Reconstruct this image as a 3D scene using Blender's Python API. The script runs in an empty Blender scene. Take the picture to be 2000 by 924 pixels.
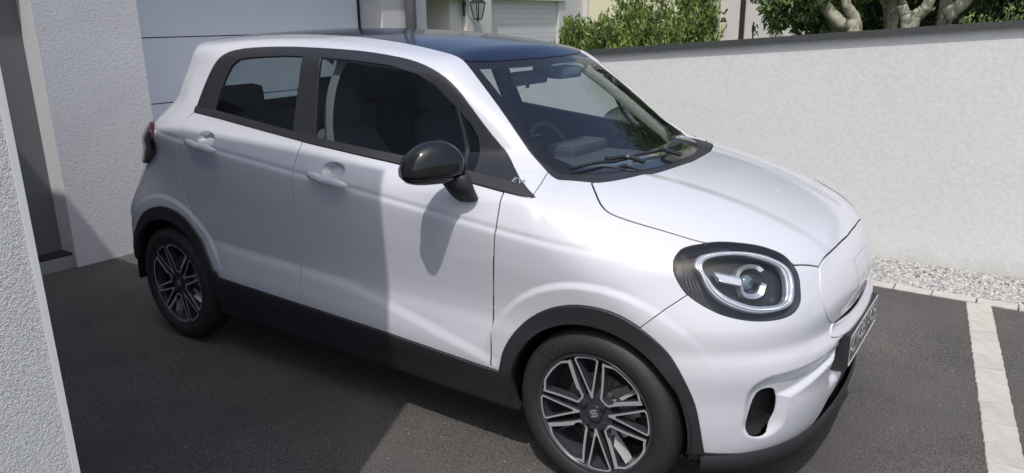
import bpy, bmesh, math, random
import numpy as np
from mathutils import Vector, Matrix
S = bpy.context.scene
COL = S.collection
rnd = random.Random(7)
# ------------------------------------------------------------------ camera
cd = bpy.data.cameras.new('camera'); cam = bpy.data.objects.new('camera', cd); COL.objects.link(cam); S.camera = cam
cam.matrix_world = Matrix(((0.82275922, -0.14839377, 0.5486771, 2.26347805),
                           (0.56825799, 0.23556318, -0.7884116, -2.77743313),
                           (-0.01225275, 0.96046305, 0.27813772, 1.56804604),
                           (0, 0, 0, 1)))
cd.sensor_width = 36; cd.lens = 26.353; cd.clip_start = .05; cd.clip_end = 600
# ------------------------------------------------------------------ light
SUN = Vector((.186, -.439, .879)).normalized()
world = bpy.data.worlds.new('World'); S.world = world; world.use_nodes = True
wn = world.node_tree.nodes; sky = wn.new('ShaderNodeTexSky'); sky.sky_type = 'NISHITA'; sky.sun_disc = False
sky.sun_elevation = math.asin(SUN.z); sky.sun_rotation = math.atan2(SUN.x, SUN.y)
sky.air_density = 1.0; sky.dust_density = 4.0
world.node_tree.links.new(sky.outputs[0], wn['Background'].inputs[0]); wn['Background'].inputs[1].default_value = .15
ld = bpy.data.lights.new('sun', 'SUN'); ld.energy = 2.65; ld.angle = math.radians(.5); ld.color = (1, .97, .93)
sun = bpy.data.objects.new('sun', ld); COL.objects.link(sun); sun.rotation_euler = SUN.to_track_quat('Z', 'Y').to_euler()
S.view_settings.view_transform = 'Standard'; S.view_settings.look = 'None'; S.view_settings.exposure = .12
S.view_settings.gamma = 1
# ------------------------------------------------------------------ materials
def mat(name, col, rough=.5, metal=0., coat=0., spec=.5, **k):
    m = bpy.data.materials.new(name); m.use_nodes = True; b = m.node_tree.nodes['Principled BSDF']
    b.inputs['Base Color'].default_value = (*col, 1); b.inputs['Roughness'].default_value = rough
    b.inputs['Metallic'].default_value = metal; b.inputs['Coat Weight'].default_value = coat
    b.inputs['Coat Roughness'].default_value = .03; b.inputs['Specular IOR Level'].default_value = spec
    return m
def nodes(m): return m.node_tree.nodes, m.node_tree.links, m.node_tree.nodes['Principled BSDF']
def tex(m, kind, scale, **k):
    n, l, b = nodes(m); tc = n.new('ShaderNodeTexCoord'); t = n.new('ShaderNodeTex' + kind)
    t.inputs['Scale'].default_value = scale
    for a, v in k.items(): t.inputs[a].default_value = v
    l.new(tc.outputs['Object'], t.inputs['Vector']); return t
def mixcol(m, fac, c0, c1, p0=.3, p1=.7):
    n, l, b = nodes(m); r = n.new('ShaderNodeValToRGB'); r.color_ramp.elements[0].color = (*c0, 1); r.color_ramp.elements[1].color = (*c1, 1)
    r.color_ramp.elements[0].position = p0; r.color_ramp.elements[1].position = p1
    l.new(fac, r.inputs[0]); return r.outputs[0]
def mul(m, a, b_, f=1.):
    n, l, b = nodes(m); x = n.new('ShaderNodeMix'); x.data_type = 'RGBA'; x.blend_type = 'MULTIPLY'; x.inputs[0].default_value = f
    l.new(a, x.inputs[6]); l.new(b_, x.inputs[7]); return x.outputs[2]
def setcol(m, o): n, l, b = nodes(m); l.new(o, b.inputs['Base Color'])
def bump(m, h, strength=.5, dist=.01, prev=None):
    n, l, b = nodes(m); bp = n.new('ShaderNodeBump'); bp.inputs['Strength'].default_value = strength; bp.inputs['Distance'].default_value = dist
    l.new(h, bp.inputs['Height'])
    if prev: l.new(prev, bp.inputs['Normal'])
    l.new(bp.outputs[0], b.inputs['Normal']); return bp.outputs[0]
M = {}
m = M['paint'] = mat('pearl_white_paint', (.555, .57, .62), .26, 0, 1.0)
t = tex(m, 'Noise', 900); setcol(m, mixcol(m, t.outputs[0], (.54, .555, .605), (.575, .59, .64)))
t = tex(m, 'Noise', 7, Detail=5)
n_, l_, b_ = nodes(m); mr = n_.new('ShaderNodeMapRange'); mr.inputs['To Min'].default_value = .02; mr.inputs['To Max'].default_value = .09
l_.new(t.outputs[0], mr.inputs[0]); l_.new(mr.outputs[0], b_.inputs['Coat Roughness'])
m = M['cladding'] = mat('grained_black_plastic', (.022, .022, .026), .55); t = tex(m, 'Noise', 500); bump(m, t.outputs[0], .25, .001)
M['gloss'] = mat('piano_black', (.011, .012, .015), .08, 0, 0)
M['frame'] = mat('satin_black_frame', (.022, .023, .028), .26)
M['rubber'] = mat('black_rubber', (.016, .016, .018), .5)
m = M['roof'] = mat('deep_blue_black_roof', (.010, .016, .045), .10, 0, 0, .42)
M['liner'] = mat('dark_cabin_trim', (.11, .11, .125), .75)
M['cowl'] = mat('dark_cowl_plastic', (.022, .023, .026), .45)
M['palegrey'] = mat('pale_grey_pillar_trim', (.38, .40, .39), .8)
M['dash'] = mat('soft_dashboard', (.060, .064, .075), .6)
m = M['fabric'] = mat('charcoal_seat_fabric', (.15, .15, .17), .9); t = tex(m, 'Noise', 260); bump(m, t.outputs[0], .4, .002)
M['belt'] = mat('grey_webbing', (.30, .30, .31), .7)
m = M['tyre'] = mat('tyre_rubber', (.022, .022, .024), .62); t = tex(m, 'Noise', 60, Detail=6)
setcol(m, mixcol(m, t.outputs[0], (.013, .013, .015), (.024, .023, .024))); bump(m, t.outputs[0], .15, .002)
M['alloy'] = mat('machined_alloy', (.50, .50, .53), .33, .45)
M['darkalloy'] = mat('dark_grey_alloy', (.045, .046, .055), .30, .3, .4)
M['steel'] = mat('brake_steel', (.33, .32, .31), .35, 1.0)
M['chrome'] = mat('bright_chrome', (.72, .73, .76), .12, .85)
M['satin'] = mat('satin_reflector', (.74, .75, .78), .25, .55)
M['lampdark'] = mat('lamp_housing', (.085, .088, .098), .22, .3)
m = M['drl'] = mat('ribbed_light_guide', (.70, .72, .75), .14, .35, .5); t = tex(m, 'Wave', 150); bump(m, t.outputs[0], .5, .002)
M['red'] = mat('red_lamp_lens', (.035, .004, .006), .14, 0, .35)
M['plate'] = mat('dark_number_plate', (.055, .057, .06), .35)
M['platetext'] = mat('plate_characters', (.34, .35, .34), .4)
M['badge'] = mat('grey_badge', (.36, .37, .40), .35, .4)
def glass(name, tint, tr, rough=.0, frn=1.5):
    m = bpy.data.materials.new(name); m.use_nodes = True; n = m.node_tree.nodes; l = m.node_tree.links; n.clear()
    o = n.new('ShaderNodeOutputMaterial'); mx = n.new('ShaderNodeMixShader'); tb = n.new('ShaderNodeBsdfTransparent'); g = n.new('ShaderNodeBsdfGlossy'); f = n.new('ShaderNodeFresnel')
    tb.inputs[0].default_value = (*tint, 1); g.inputs['Roughness'].default_value = rough; g.inputs[0].default_value = (tr, tr, tr, 1); gm = n.new('ShaderNodeNewGeometry'); mp = n.new('ShaderNodeMapRange'); mp.inputs['To Min'].default_value = frn; mp.inputs['To Max'].default_value = 1 / frn   # thin sheet: same reflectance from inside
    l.new(gm.outputs['Backfacing'], mp.inputs[0]); l.new(mp.outputs[0], f.inputs[0])
    l.new(f.outputs[0], mx.inputs[0]); l.new(tb.outputs[0], mx.inputs[1]); l.new(g.outputs[0], mx.inputs[2]); l.new(mx.outputs[0], o.inputs[0]); return m
M['windscreen'] = glass('windscreen_glass', (.82, .87, .86), 1, 0, 1.75)
M['sideglass'] = glass('tinted_side_glass', (.60, .66, .67), 1, 0, 1.45)
M['lens'] = glass('clear_polycarbonate', (.93, .94, .95), 1, .01, 1.5)
# ---- setting materials
m = M['asphalt'] = mat('asphalt', (.055, .053, .052), .88)
t1 = tex(m, 'Noise', 170, Detail=4, Roughness=.75); t2 = tex(m, 'Noise', 1.3, Detail=8, Roughness=.62); t3 = tex(m, 'Voronoi', 190)
c1 = mixcol(m, t1.outputs[0], (.034, .033, .032), (.200, .190, .182), .40, .68)
c2 = mixcol(m, t2.outputs[0], (.64, .64, .65), (1, .99, .97), .32, .66)
cc = mul(m, c1, c2)
t4 = tex(m, 'Noise', 95, Detail=1); sp = mixcol(m, t4.outputs[0], (0, 0, 0), (.34, .33, .30), .74, .77)
n_, l_, b_ = nodes(m); ad = n_.new('ShaderNodeMix'); ad.data_type = 'RGBA'; ad.blend_type = 'ADD'; ad.inputs[0].default_value = 1
l_.new(cc, ad.inputs[6]); l_.new(sp, ad.inputs[7]); setcol(m, ad.outputs[2])
p_ = bump(m, t3.outputs['Distance'], .9, .004); bump(m, t1.outputs[0], .6, .004, p_)
def render_mat(name, c, sc, st, dist, dirt=.88):
    m = mat(name, c, .9, spec=.25)
    a = tex(m, 'Noise', sc, Detail=5, Roughness=.6); b2 = tex(m, 'Noise', .9, Detail=7, Roughness=.65)
    lo = tuple(x * dirt for x in c)
    setcol(m, mul(m, mixcol(m, b2.outputs[0], lo, c, .3, .62), mixcol(m, a.outputs[0], (.90, .90, .90), (1, 1, 1), .3, .6)))
    v = tex(m, 'Voronoi', sc * .8); p = bump(m, v.outputs['Distance'], st * .6, dist); bump(m, a.outputs[0], st, dist, p); return m
M['wall'] = render_mat('white_garden_render', (.665, .675, .67), 42, .22, .004, .95)
m = M['wall']; n_, l_, b_ = nodes(m); tc = n_.new('ShaderNodeTexCoord'); sx = n_.new('ShaderNodeSeparateXYZ'); l_.new(tc.outputs['Object'], sx.inputs[0])   # splash dirt along the foot
ns = tex(m, 'Noise', 5, Detail=8, Roughness=.7); ma = n_.new('ShaderNodeMath'); ma.operation = 'MULTIPLY_ADD'; ma.inputs[1].default_value = .30; l_.new(ns.outputs[0], ma.inputs[0]); l_.new(sx.outputs[2], ma.inputs[2])
dirt = mixcol(m, ma.outputs[0], (.80, .79, .75), (1, 1, 1), .13, .30); old = b_.inputs['Base Color'].links[0].from_socket; setcol(m, mul(m, old, dirt))
M['pier'] = render_mat('white_facade_render', (.66, .655, .67), 75, .35, .004)
m = M['rough'] = mat('coarse_roughcast', (.80, .80, .81), .92, spec=.2)
a = tex(m, 'Noise', 330, Detail=3, Roughness=.55); v = tex(m, 'Noise', 130, Detail=2)
setcol(m, mul(m, mixcol(m, a.outputs[0], (.54, .54, .555), (.70, .70, .715), .34, .6), mixcol(m, v.outputs[0], (.93, .93, .93), (1, 1, 1))))
p = bump(m, a.outputs[0], .8, .005); bump(m, v.outputs[0], .4, .006, p)
M['bead'] = mat('smooth_corner_bead', (.72, .72, .735), .7)
M['coping'] = mat('dark_grey_coping', (.062, .068, .068), .5, .2)
m = M['gardoor'] = mat('grey_white_garage_door', (.77, .79, .84), .4)
M['seal'] = mat('black_seal', (.02, .02, .025), .5)
M['reveal'] = mat('recess_grey', (.30, .30, .30), .8)
M['sidedoor'] = mat('grey_side_door', (.15, .15, .16), .6)
m = M['farwall'] = render_mat('neighbour_render', (.64, .625, .61), 30, .2, .005)
M['cream'] = render_mat('cream_render', (.66, .63, .46), 30, .2, .005)
M['pipe'] = mat('zinc_downpipe', (.62, .62, .56), .5)
M['darkpipe'] = mat('dark_downpipe', (.09, .095, .105), .45)
M['shutter'] = mat('roller_shutter', (.60, .60, .61), .6)
M['winframe'] = mat('grey_window_frame', (.34, .36, .36), .5)
M['pane'] = mat('dark_blue_pane', (.10, .15, .17), .08, 0, 1)
M['iron'] = mat('black_wrought_iron', (.015, .015, .016), .5)
M['lampglass'] = glass('lantern_glass', (.75, .8, .8), 1, .05)
m = M['paver'] = mat('pale_paver', (.60, .555, .50), .85)
oi = nodes(m)[0].new('ShaderNodeObjectInfo'); t = tex(m, 'Noise', 18, Detail=7, Roughness=.7)
setcol(m, mul(m, mixcol(m, t.outputs[0], (.37, .355, .33), (.47, .45, .42), .3, .7), mixcol(m, oi.outputs['Random'], (.90, .89, .88), (1.0, 1.0, 1.0), 0, 1)))
t = tex(m, 'Noise', 60, Detail=6); bump(m, t.outputs[0], .5, .006)
m = M['gravel'] = mat('white_gravel', (.6, .6, .58), .8)
at = nodes(m)[0].new('ShaderNodeAttribute'); at.attribute_name = 'tone'; setcol(m, mixcol(m, at.outputs['Fac'], (.12, .125, .125), (.49, .485, .475), 0, 1))
M['bed'] = mat('gravel_bed', (.30, .295, .28), .95)
def leafmat(name, a, b):
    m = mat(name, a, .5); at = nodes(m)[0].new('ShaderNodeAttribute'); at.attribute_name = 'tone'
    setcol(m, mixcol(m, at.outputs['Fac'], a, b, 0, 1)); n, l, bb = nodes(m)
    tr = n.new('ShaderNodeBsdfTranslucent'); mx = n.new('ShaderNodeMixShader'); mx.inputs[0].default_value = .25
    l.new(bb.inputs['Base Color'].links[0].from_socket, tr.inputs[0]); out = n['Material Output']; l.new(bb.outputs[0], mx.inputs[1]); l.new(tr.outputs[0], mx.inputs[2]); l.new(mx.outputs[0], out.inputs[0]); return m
M['leaf'] = leafmat('shrub_leaf', (.045, .090, .020), (.25, .33, .085))
M['leaf2'] = leafmat('tree_leaf', (.055, .10, .030), (.25, .33, .12))
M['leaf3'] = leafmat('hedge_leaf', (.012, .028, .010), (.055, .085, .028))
m = M['bark'] = mat('pale_lichened_bark', (.26, .25, .19), .9); t = tex(m, 'Noise', 14, Detail=8, Roughness=.7)
setcol(m, mixcol(m, t.outputs[0], (.15, .145, .10), (.42, .42, .33), .35, .65)); bump(m, t.outputs[0], .6, .02)
m = M['ground'] = mat('garden_soil_and_grass', (.09, .11, .04), .95)
# ------------------------------------------------------------------ helpers
def link(name, me, mt=None, parent=None, smooth=False):
    o = bpy.data.objects.new(name, me); COL.objects.link(o)
    if mt is not None: me.materials.append(M[mt] if isinstance(mt, str) else mt)
    if parent: o.parent = parent
    if smooth:
        for p in me.polygons: p.use_smooth = True
    return o
def mk(name, V, F, mt, parent=None, smooth=False):
    me = bpy.data.meshes.new(name); me.from_pydata([tuple(v) for v in V], [], [tuple(f) for f in F]); me.update()
    return link(name, me, mt, parent, smooth)
def empty(name, loc=(0, 0, 0)):
    o = bpy.data.objects.new(name, None); COL.objects.link(o); o.location = loc; o.empty_display_size = .1; return o
def tag(o, label=None, cat=None, group=None, kind=None):
    if label: o['label'] = label
    if cat: o['category'] = cat
    if group: o['group'] = group
    if kind: o['kind'] = kind
    return o
def boxv(x0, x1, y0, y1, z0, z1): return [(x0, y0, z0), (x1, y0, z0), (x1, y1, z0), (x0, y1, z0), (x0, y0, z1), (x1, y0, z1), (x1, y1, z1), (x0, y1, z1)]
BF = [(0, 3, 2, 1), (4, 5, 6, 7), (0, 1, 5, 4), (1, 2, 6, 5), (2, 3, 7, 6), (3, 0, 4, 7)]
def box(name, b, mt, parent=None, bev=0.):
    me = bpy.data.meshes.new(name)
    bm = bmesh.new(); vs = [bm.verts.new(v) for v in boxv(*b)]; [bm.faces.new([vs[i] for i in f]) for f in BF]
    if bev: bmesh.ops.bevel(bm, geom=bm.edges[:], offset=bev, segments=2, affect='EDGES', profile=.6)
    bm.to_mesh(me); bm.free(); return link(name, me, mt, parent)
def catmull(P, closed=True, n=6):
    P = np.array(P, float); m = len(P); out = []
    rng = range(m) if closed else range(m - 1)
    for i in rng:
        if closed: a, b, c, d = P[(i - 1) % m], P[i], P[(i + 1) % m], P[(i + 2) % m]
        else: a, b, c, d = P[max(i - 1, 0)], P[i], P[i + 1], P[min(i + 2, m - 1)]
        for k in range(n):
            t = k / n; out.append(.5 * ((2 * b) + (c - a) * t + (2 * a - 5 * b + 4 * c - d) * t * t + (3 * b - a - 3 * c + d) * t ** 3))
    if not closed: out.append(P[-1])
    return np.array(out)
def tube(P, r, closed=False, seg=8, up=None, flat=1.):
    """tube along points; r scalar or list"""
    P = [Vector(p) for p in P]; n = len(P); V = []; F = []
    rr = r if hasattr(r, '__len__') else [r] * n
    u0 = Vector(up) if up else Vector((0, 0, 1))
    for i, p in enumerate(P):
        a = P[(i - 1) % n] if (closed or i > 0) else p; b = P[(i + 1) % n] if (closed or i < n - 1) else p
        t = (b - a).normalized(); s = t.cross(u0)
        if s.length < 1e-3: s = t.cross(Vector((1, 0, 0)))
        s.normalize(); w = s.cross(t).normalized()
        for k in range(seg):
            an = 2 * math.pi * k / seg; V.append(p + s * math.cos(an) * rr[i] * flat + w * math.sin(an) * rr[i])
    m = n if closed else n - 1
    for i in range(m):
        for k in range(seg): F.append((i * seg + k, i * seg + (k + 1) % seg, ((i + 1) % n) * seg + (k + 1) % seg, ((i + 1) % n) * seg + k))
    if not closed: F.append(tuple(range(seg))[::-1]); F.append(tuple((n - 1) * seg + k for k in range(seg)))
    return V, F
def join(*parts):
    V = []; F = []
    for v, f in parts:
        o = len(V); V += list(v); F += [tuple(i + o for i in q) for q in f]
    return V, F
def text(name, s, size, mt, mat4, parent=None, ext=.001, width=1.):
    cu = bpy.data.curves.new('t', 'FONT'); cu.body = s; cu.size = size; cu.extrude = ext; cu.align_x = 'CENTER'; cu.align_y = 'CENTER'; cu.resolution_u = 3
    o = bpy.data.objects.new('t', cu); COL.objects.link(o); bpy.context.view_layer.update()
    me = bpy.data.meshes.new_from_object(o); bpy.data.objects.remove(o)
    me.transform(mat4 @ Matrix.Diagonal((width, 1, 1, 1))); return link(name, me, mt, parent)
# ---------------- car body as a smooth implicit solid ----------------
def sstep(a,b,x):
    t=np.clip((x-a)/(b-a),0,1); return t*t*(3-2*t)
def smax(a,b,k):
    h=np.maximum(k-np.abs(a-b),0)/k
    return np.maximum(a,b)+h*h*h*k/6
def smin(a,b,k): return -smax(-a,-b,k)
def spl(xs,ys):
    # C1 monotone-ish cubic (Catmull-Rom tangents)
    xs=np.array(xs,float); ys=np.array(ys,float)
    m=np.zeros(len(xs)); m[1:-1]=(ys[2:]-ys[:-2])/(xs[2:]-xs[:-2]); m[0]=(ys[1]-ys[0])/(xs[1]-xs[0]); m[-1]=(ys[-1]-ys[-2])/(xs[-1]-xs[-2])
    def f(x):
        x=np.asarray(x,float); i=np.clip(np.searchsorted(xs,x)-1,0,len(xs)-2); h=xs[i+1]-xs[i]; t=(x-xs[i])/h
        lo=x<xs[0]; hi=x>xs[-1]; t2=t*t;t3=t2*t
        v=(2*t3-3*t2+1)*ys[i]+(t3-2*t2+t)*h*m[i]+(-2*t3+3*t2)*ys[i+1]+(t3-t2)*h*m[i+1]
        return np.where(lo,ys[0]+m[0]*(x-xs[0]),np.where(hi,ys[-1]+m[-1]*(x-xs[-1]),v))
    return f
side_w=spl([.15,.25,.36,.42,.50,.57,.70,.85,.955,.985,1.03,1.09,1.20,1.30,1.40,1.50,1.60],
           [.755,.775,.806,.811,.803,.795,.803,.816,.822,.813,.794,.764,.722,.686,.648,.604,.552])
crown=spl([-1.7,-1.5,-1.3,-1.0,-.6,-.2,.1,.3,.45,.6],[1.40,1.465,1.498,1.522,1.535,1.526,1.503,1.478,1.455,1.425])
hood=spl([.6,.9,1.1,1.3,1.5,1.65,1.75,1.82,1.9],[1.085,1.062,1.040,1.008,.957,.900,.846,.790,.70])
rear_x=spl([.2,.35,.55,.75,.9,1.0,1.1,1.2,1.3,1.4,1.46,1.52],[-1.70,-1.75,-1.76,-1.74,-1.66,-1.63,-1.51,-1.44,-1.38,-1.33,-1.33,-1.38])
front_x=spl([.18,.25,.33,.42,.50,.54,.59,.66,.72,.80,.9],[1.80,1.835,1.850,1.855,1.866,1.862,1.845,1.850,1.845,1.825,1.79])
def W(x,z):
    zs=z+.09*np.clip(x,-1.3,1.3)*sstep(.6,.8,z)*(1-sstep(1.15,1.4,z))
    w=side_w(zs)-.005*np.exp(-((zs-.966)/.011)**2)*(1-sstep(1.1,1.3,x))
    w=w-(.19*sstep(.66,1.0,z)-.04*sstep(.95,1.05,z)+.16*sstep(1.2,1.4,z))*np.clip((-x-.85)/.8,0,1.3)**2
    w=w-.03*np.clip((x-.9)/.8,0,1)**2
    w=w-.12*np.clip((x+.15)/.85,0,1.3)**1.5*sstep(.97,1.13,z)-.035*sstep(.62,.98,z)*np.clip((x-.8)/.8,0,1)
    zc=.566-.03*x-.17*np.clip(x-.05,0,1)**1.2
    w=w+.008*(1-sstep(zc-.045,zc+.003,z))*sstep(-.95,-.7,x)*(1-sstep(.75,.9,x))
    for hx in (1.2,-1.2):
        r=np.hypot(x-hx,(z-.297))
        w=w+(.012 if hx>0 else .009)*(1-sstep(.442,.470,r))*sstep(.40,.56,z+0*x)
    for cx,cz in ((.036,1.006),(-.775,1.071)):
        w=w-.033*(1-sstep(.35,1.0,((x-cx)/.064)**2+((z-cz)/.034)**2))
    return w
def Top(x,y):
    y=np.abs(y)
    roof=crown(x)-.095*y**2-(.10+.10*sstep(-.2,.4,x))*y**4
    u=x-.505+.34*y**2-.25*y**4; ws=1.415-.70*u-.08*u*u
    cab=smin(ws,roof,.045)
    front=np.clip((x-1.0)/.8,0,1.2)
    h=hood(x)-(.06+.09*front)*y**2-(.12+.25*front)*y**4
    # crease lines of the bonnet
    h=h+.010*sstep(.30,.38,y+.10*front)*(1-sstep(.5,.8,y))*(1-.6*front)
    return smax(h,cab,.012)
def fbody(x,y,z):
    y=np.abs(y)
    s=(y-W(x,z))
    t=(z-Top(x,y))*np.where(z>1.06,.80,.97)
    F=front_x(z)-(.12+.10*sstep(.6,.8,z))*(y/.8)**2-.28*(y/.8)**5
    ay=np.abs(y); dd=np.minimum(np.hypot(ay-.602,z-np.clip(z,.345,.445))/.064,9)
    tt=np.clip(((ay-.598)*(-.268)+(z-.452)*.050)/(.268**2+.050**2),0,1)
    dd=np.minimum(dd,np.hypot(ay-(.598-.268*tt),z-(.452+.050*tt))/(.058-.032*tt))
    F=F-.020*(1-sstep(.50,1.05,dd))
    F=F-.016*(1-sstep(.27,.33,ay))*sstep(.36,.40,z)*(1-sstep(.515,.540,z))
    fr=x-F
    Rr=rear_x(z)+(.03+.03*sstep(.6,.9,z)+.12*sstep(1.08,1.25,z))*(y/.8)**2+(.16+.09*sstep(.6,.8,z)+.12*sstep(1.08,1.25,z))*(y/.8)**6
    rr=(Rr-x)
    kst=.10+.14*sstep(.9,1.3,x)
    f=smax(s,t,kst)
    f=smax(f,fr,.10+.0*z)
    f=smax(f,rr,.12)
    f=smax(f,.2-z,.05)
    return f
def grad(x,y,z,h=1e-3):
    g=np.stack([fbody(x+h,y,z)-fbody(x-h,y,z),fbody(x,y+h,z)-fbody(x,y-h,z),fbody(x,y,z+h)-fbody(x,y,z-h)],-1)
    return g/np.maximum(np.linalg.norm(g,axis=-1,keepdims=True),1e-9)
def project_pts(P,A=None,n=30):
    P=np.asarray(P,float)
    if A is None:
        A=np.stack([np.clip(P[:,0]*.80,-1.3,1.35),P[:,1]*.35,.62+.22*(P[:,2]-.62)],1)
    D=P-A
    # march from outside inward
    ts=np.linspace(1.0,0,40); hi=np.ones(len(P)); lo=np.zeros(len(P)); done=np.zeros(len(P),bool)
    prev=np.ones(len(P))
    for t in ts:
        Q=A+D*t; v=fbody(Q[:,0],Q[:,1],Q[:,2])<0
        new=v&~done; lo[new]=t; hi[new]=prev[new]; done|=v; prev[:]=t
    for _ in range(n):
        m=(lo+hi)/2; Q=A+D*m[:,None]; v=fbody(Q[:,0],Q[:,1],Q[:,2])<0
        lo=np.where(v,m,lo); hi=np.where(v,hi,m)
    return A+D*((lo+hi)/2)[:,None]
def snap(P,it=6):
    # pull points onto the surface along the gradient
    P=np.array(P,float); h=1e-3
    for _ in range(it):
        x,y,z=P.T; f=fbody(x,y,z)
        g=np.stack([fbody(x+h,y,z)-fbody(x-h,y,z),fbody(x,y+h,z)-fbody(x,y-h,z),fbody(x,y,z+h)-fbody(x,y,z-h)],-1)/(2*h)
        st=(f/np.maximum((g*g).sum(-1),.2))[:,None]*g; st[P[:,1]==0,1]=0
        P=P-np.clip(st,-.03,.03)
    return P
def shell_grid(d=.016):
    """quads of the right half (y<=0) of the shell"""
    X=(-2.0,2.1);Z=(0.1,1.75);Y=(-1.05,0.0)
    d2=.0108; xs=np.concatenate([np.arange(X[0],1.15,d),np.arange(1.15,X[1]+d2,d2)]); ny=int((Y[1]-Y[0])/d2); nz=int((Z[1]-Z[0])/d2); nx=len(xs)-1
    ys=np.linspace(*Y,ny+1);zs=np.linspace(*Z,nz+1)
    V={};pts=[];faces=[]
    def vid(i,j,k):
        key=(i,j,k)
        if key not in V: V[key]=len(pts); pts.append((xs[i],ys[j],zs[k]))
        return V[key]
    for i in range(nx):
        for k in range(nz): faces.append((vid(i,0,k),vid(i+1,0,k),vid(i+1,0,k+1),vid(i,0,k+1)))
        for j in range(ny):
            faces.append((vid(i,j,nz),vid(i+1,j,nz),vid(i+1,j+1,nz),vid(i,j+1,nz)))
            faces.append((vid(i,j,0),vid(i,j+1,0),vid(i+1,j+1,0),vid(i+1,j,0)))
    for j in range(ny):
        for k in range(nz):
            faces.append((vid(nx,j,k),vid(nx,j+1,k),vid(nx,j+1,k+1),vid(nx,j,k+1)))
            faces.append((vid(0,j,k),vid(0,j,k+1),vid(0,j+1,k+1),vid(0,j+1,k)))
    P=project_pts(np.array(pts)); P=snap(P,3)
    m=np.abs(P[:,1])<1e-4; P[m,1]=0
    return P,faces
# ================================================================== CAR
car = empty('car')
tag(car, 'white compact hatchback with black roof, mirrors and arch trim parked on the asphalt drive', 'car')
def inpoly(P, poly):
    x, y = P[:, 0], P[:, 1]; r = np.zeros(len(P), bool); n = len(poly)
    for i in range(n):
        x0, y0 = poly[i]; x1, y1 = poly[(i + 1) % n]
        if y0 == y1: continue
        c = ((y0 > y) != (y1 > y)) & (x < (x1 - x0) * (y - y0) / (y1 - y0) + x0); r ^= c
    return r
P0, F0 = shell_grid(.0155)
F0 = np.array(F0); cen0 = P0[F0].mean(1); nor0 = grad(*cen0.T)
verts = [tuple(p) for p in P0]; leaves = [[tuple(f)] for f in F0.tolist()]; splitmap = {}; vaxis = {}
XZ = (np.array([1., 0, 0]), np.array([0, 0, 1.])); XY = (np.array([1., 0, 0]), np.array([0, 1., 0])); YZ = (np.array([0, 1., 0]), np.array([0, 0, 1.]))
def basis(d):
    d = np.array(d) / np.linalg.norm(d); a = np.cross([0, 0, 1.], d); a /= np.linalg.norm(a); return a, np.cross(d, a)
HB = basis((.596, -.571, .40)); TB = basis((-.80, -.60, .04))
side = (nor0[:, 1] < -.02) & (cen0[:, 1] < -.30)
M_side = side; M_top = (nor0[:, 2] > .12) & (cen0[:, 2] > .70); M_front = (nor0[:, 0] > .05) & (cen0[:, 0] > 1.35); M_rear = (nor0[:, 0] < -.12) & (cen0[:, 0] < -1.0)
M_head = (cen0[:, 0] > 1.35) & (cen0[:, 2] > .6); M_tail = (cen0[:, 0] < -1.0) & (cen0[:, 2] > .8) & (cen0[:, 1] < -.4)
def expand(poly):
    out = []
    def rec(a, b):
        k = (a, b) if a < b else (b, a); m = splitmap.get(k)
        if m is not None: rec(a, m); rec(m, b)
        else: out.append(b)
    n = len(poly)
    for i in range(n): rec(poly[i], poly[(i + 1) % n])
    return tuple(out)
def cut(poly, bas, mask, closed=True):
    A, B = bas; AX = np.cross(A, B); U = np.stack([P0 @ A, P0 @ B], 1); fu = U[F0]; lo = fu.min(1); hi = fu.max(1); idx = np.nonzero(mask)[0]
    lo, hi = lo[idx], hi[idx]; n = len(poly); a0, a1, a2 = A; b0, b1, b2 = B
    for s in range(n if closed else n - 1):
        p = poly[s]; q = poly[(s + 1) % n]; dx, dy = q[0] - p[0], q[1] - p[1]; L2 = dx * dx + dy * dy
        if L2 < 1e-9: continue
        L = math.sqrt(L2)
        c = idx[(lo[:, 0] <= max(p[0], q[0]) + 1e-4) & (hi[:, 0] >= min(p[0], q[0]) - 1e-4) & (lo[:, 1] <= max(p[1], q[1]) + 1e-4) & (hi[:, 1] >= min(p[1], q[1]) - 1e-4)]
        for fi in c:
            new = []
            for pl in leaves[fi]:
                pl = expand(pl); D = []; Tt = []
                for v in pl:
                    X = verts[v]; u = X[0] * a0 + X[1] * a1 + X[2] * a2 - p[0]; w = X[0] * b0 + X[1] * b1 + X[2] * b2 - p[1]
                    d = (u * dy - w * dx) / L; D.append(0. if abs(d) < 3e-5 else d); Tt.append((u * dx + w * dy) / L2)
                if min(D) >= 0 or max(D) <= 0: new.append(pl); continue
                m = len(pl); ts = []
                for i in range(m):
                    j = (i + 1) % m
                    if D[i] == 0: ts.append(Tt[i])
                    elif D[i] * D[j] < 0: ts.append(Tt[i] + (Tt[j] - Tt[i]) * D[i] / (D[i] - D[j]))
                if max(ts) < -1e-6 or min(ts) > 1 + 1e-6: new.append(pl); continue
                pos = []; neg = []
                for i in range(m):
                    j = (i + 1) % m; a, b = pl[i], pl[j]
                    if D[i] >= 0: pos.append(a)
                    if D[i] <= 0: neg.append(a)
                    if D[i] * D[j] < 0:
                        k = (a, b) if a < b else (b, a); v = splitmap.get(k)
                        if v is None:
                            t = D[i] / (D[i] - D[j]); Xa, Xb = verts[a], verts[b]
                            verts.append(tuple(Xa[z] + (Xb[z] - Xa[z]) * t for z in range(3))); v = len(verts) - 1; splitmap[k] = v; vaxis[v] = AX
                        pos.append(v); neg.append(v)
                if len(pos) > 2: new.append(tuple(pos))
                if len(neg) > 2: new.append(tuple(neg))
            leaves[fi] = new
def circ(cx, cz, r, n=64): return [(cx + r * math.cos(2 * math.pi * i / n), cz + r * math.sin(2 * math.pi * i / n)) for i in range(n)]
def cr(P, n=5, closed=False): return [tuple(p) for p in catmull(P, closed, n)]
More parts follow.
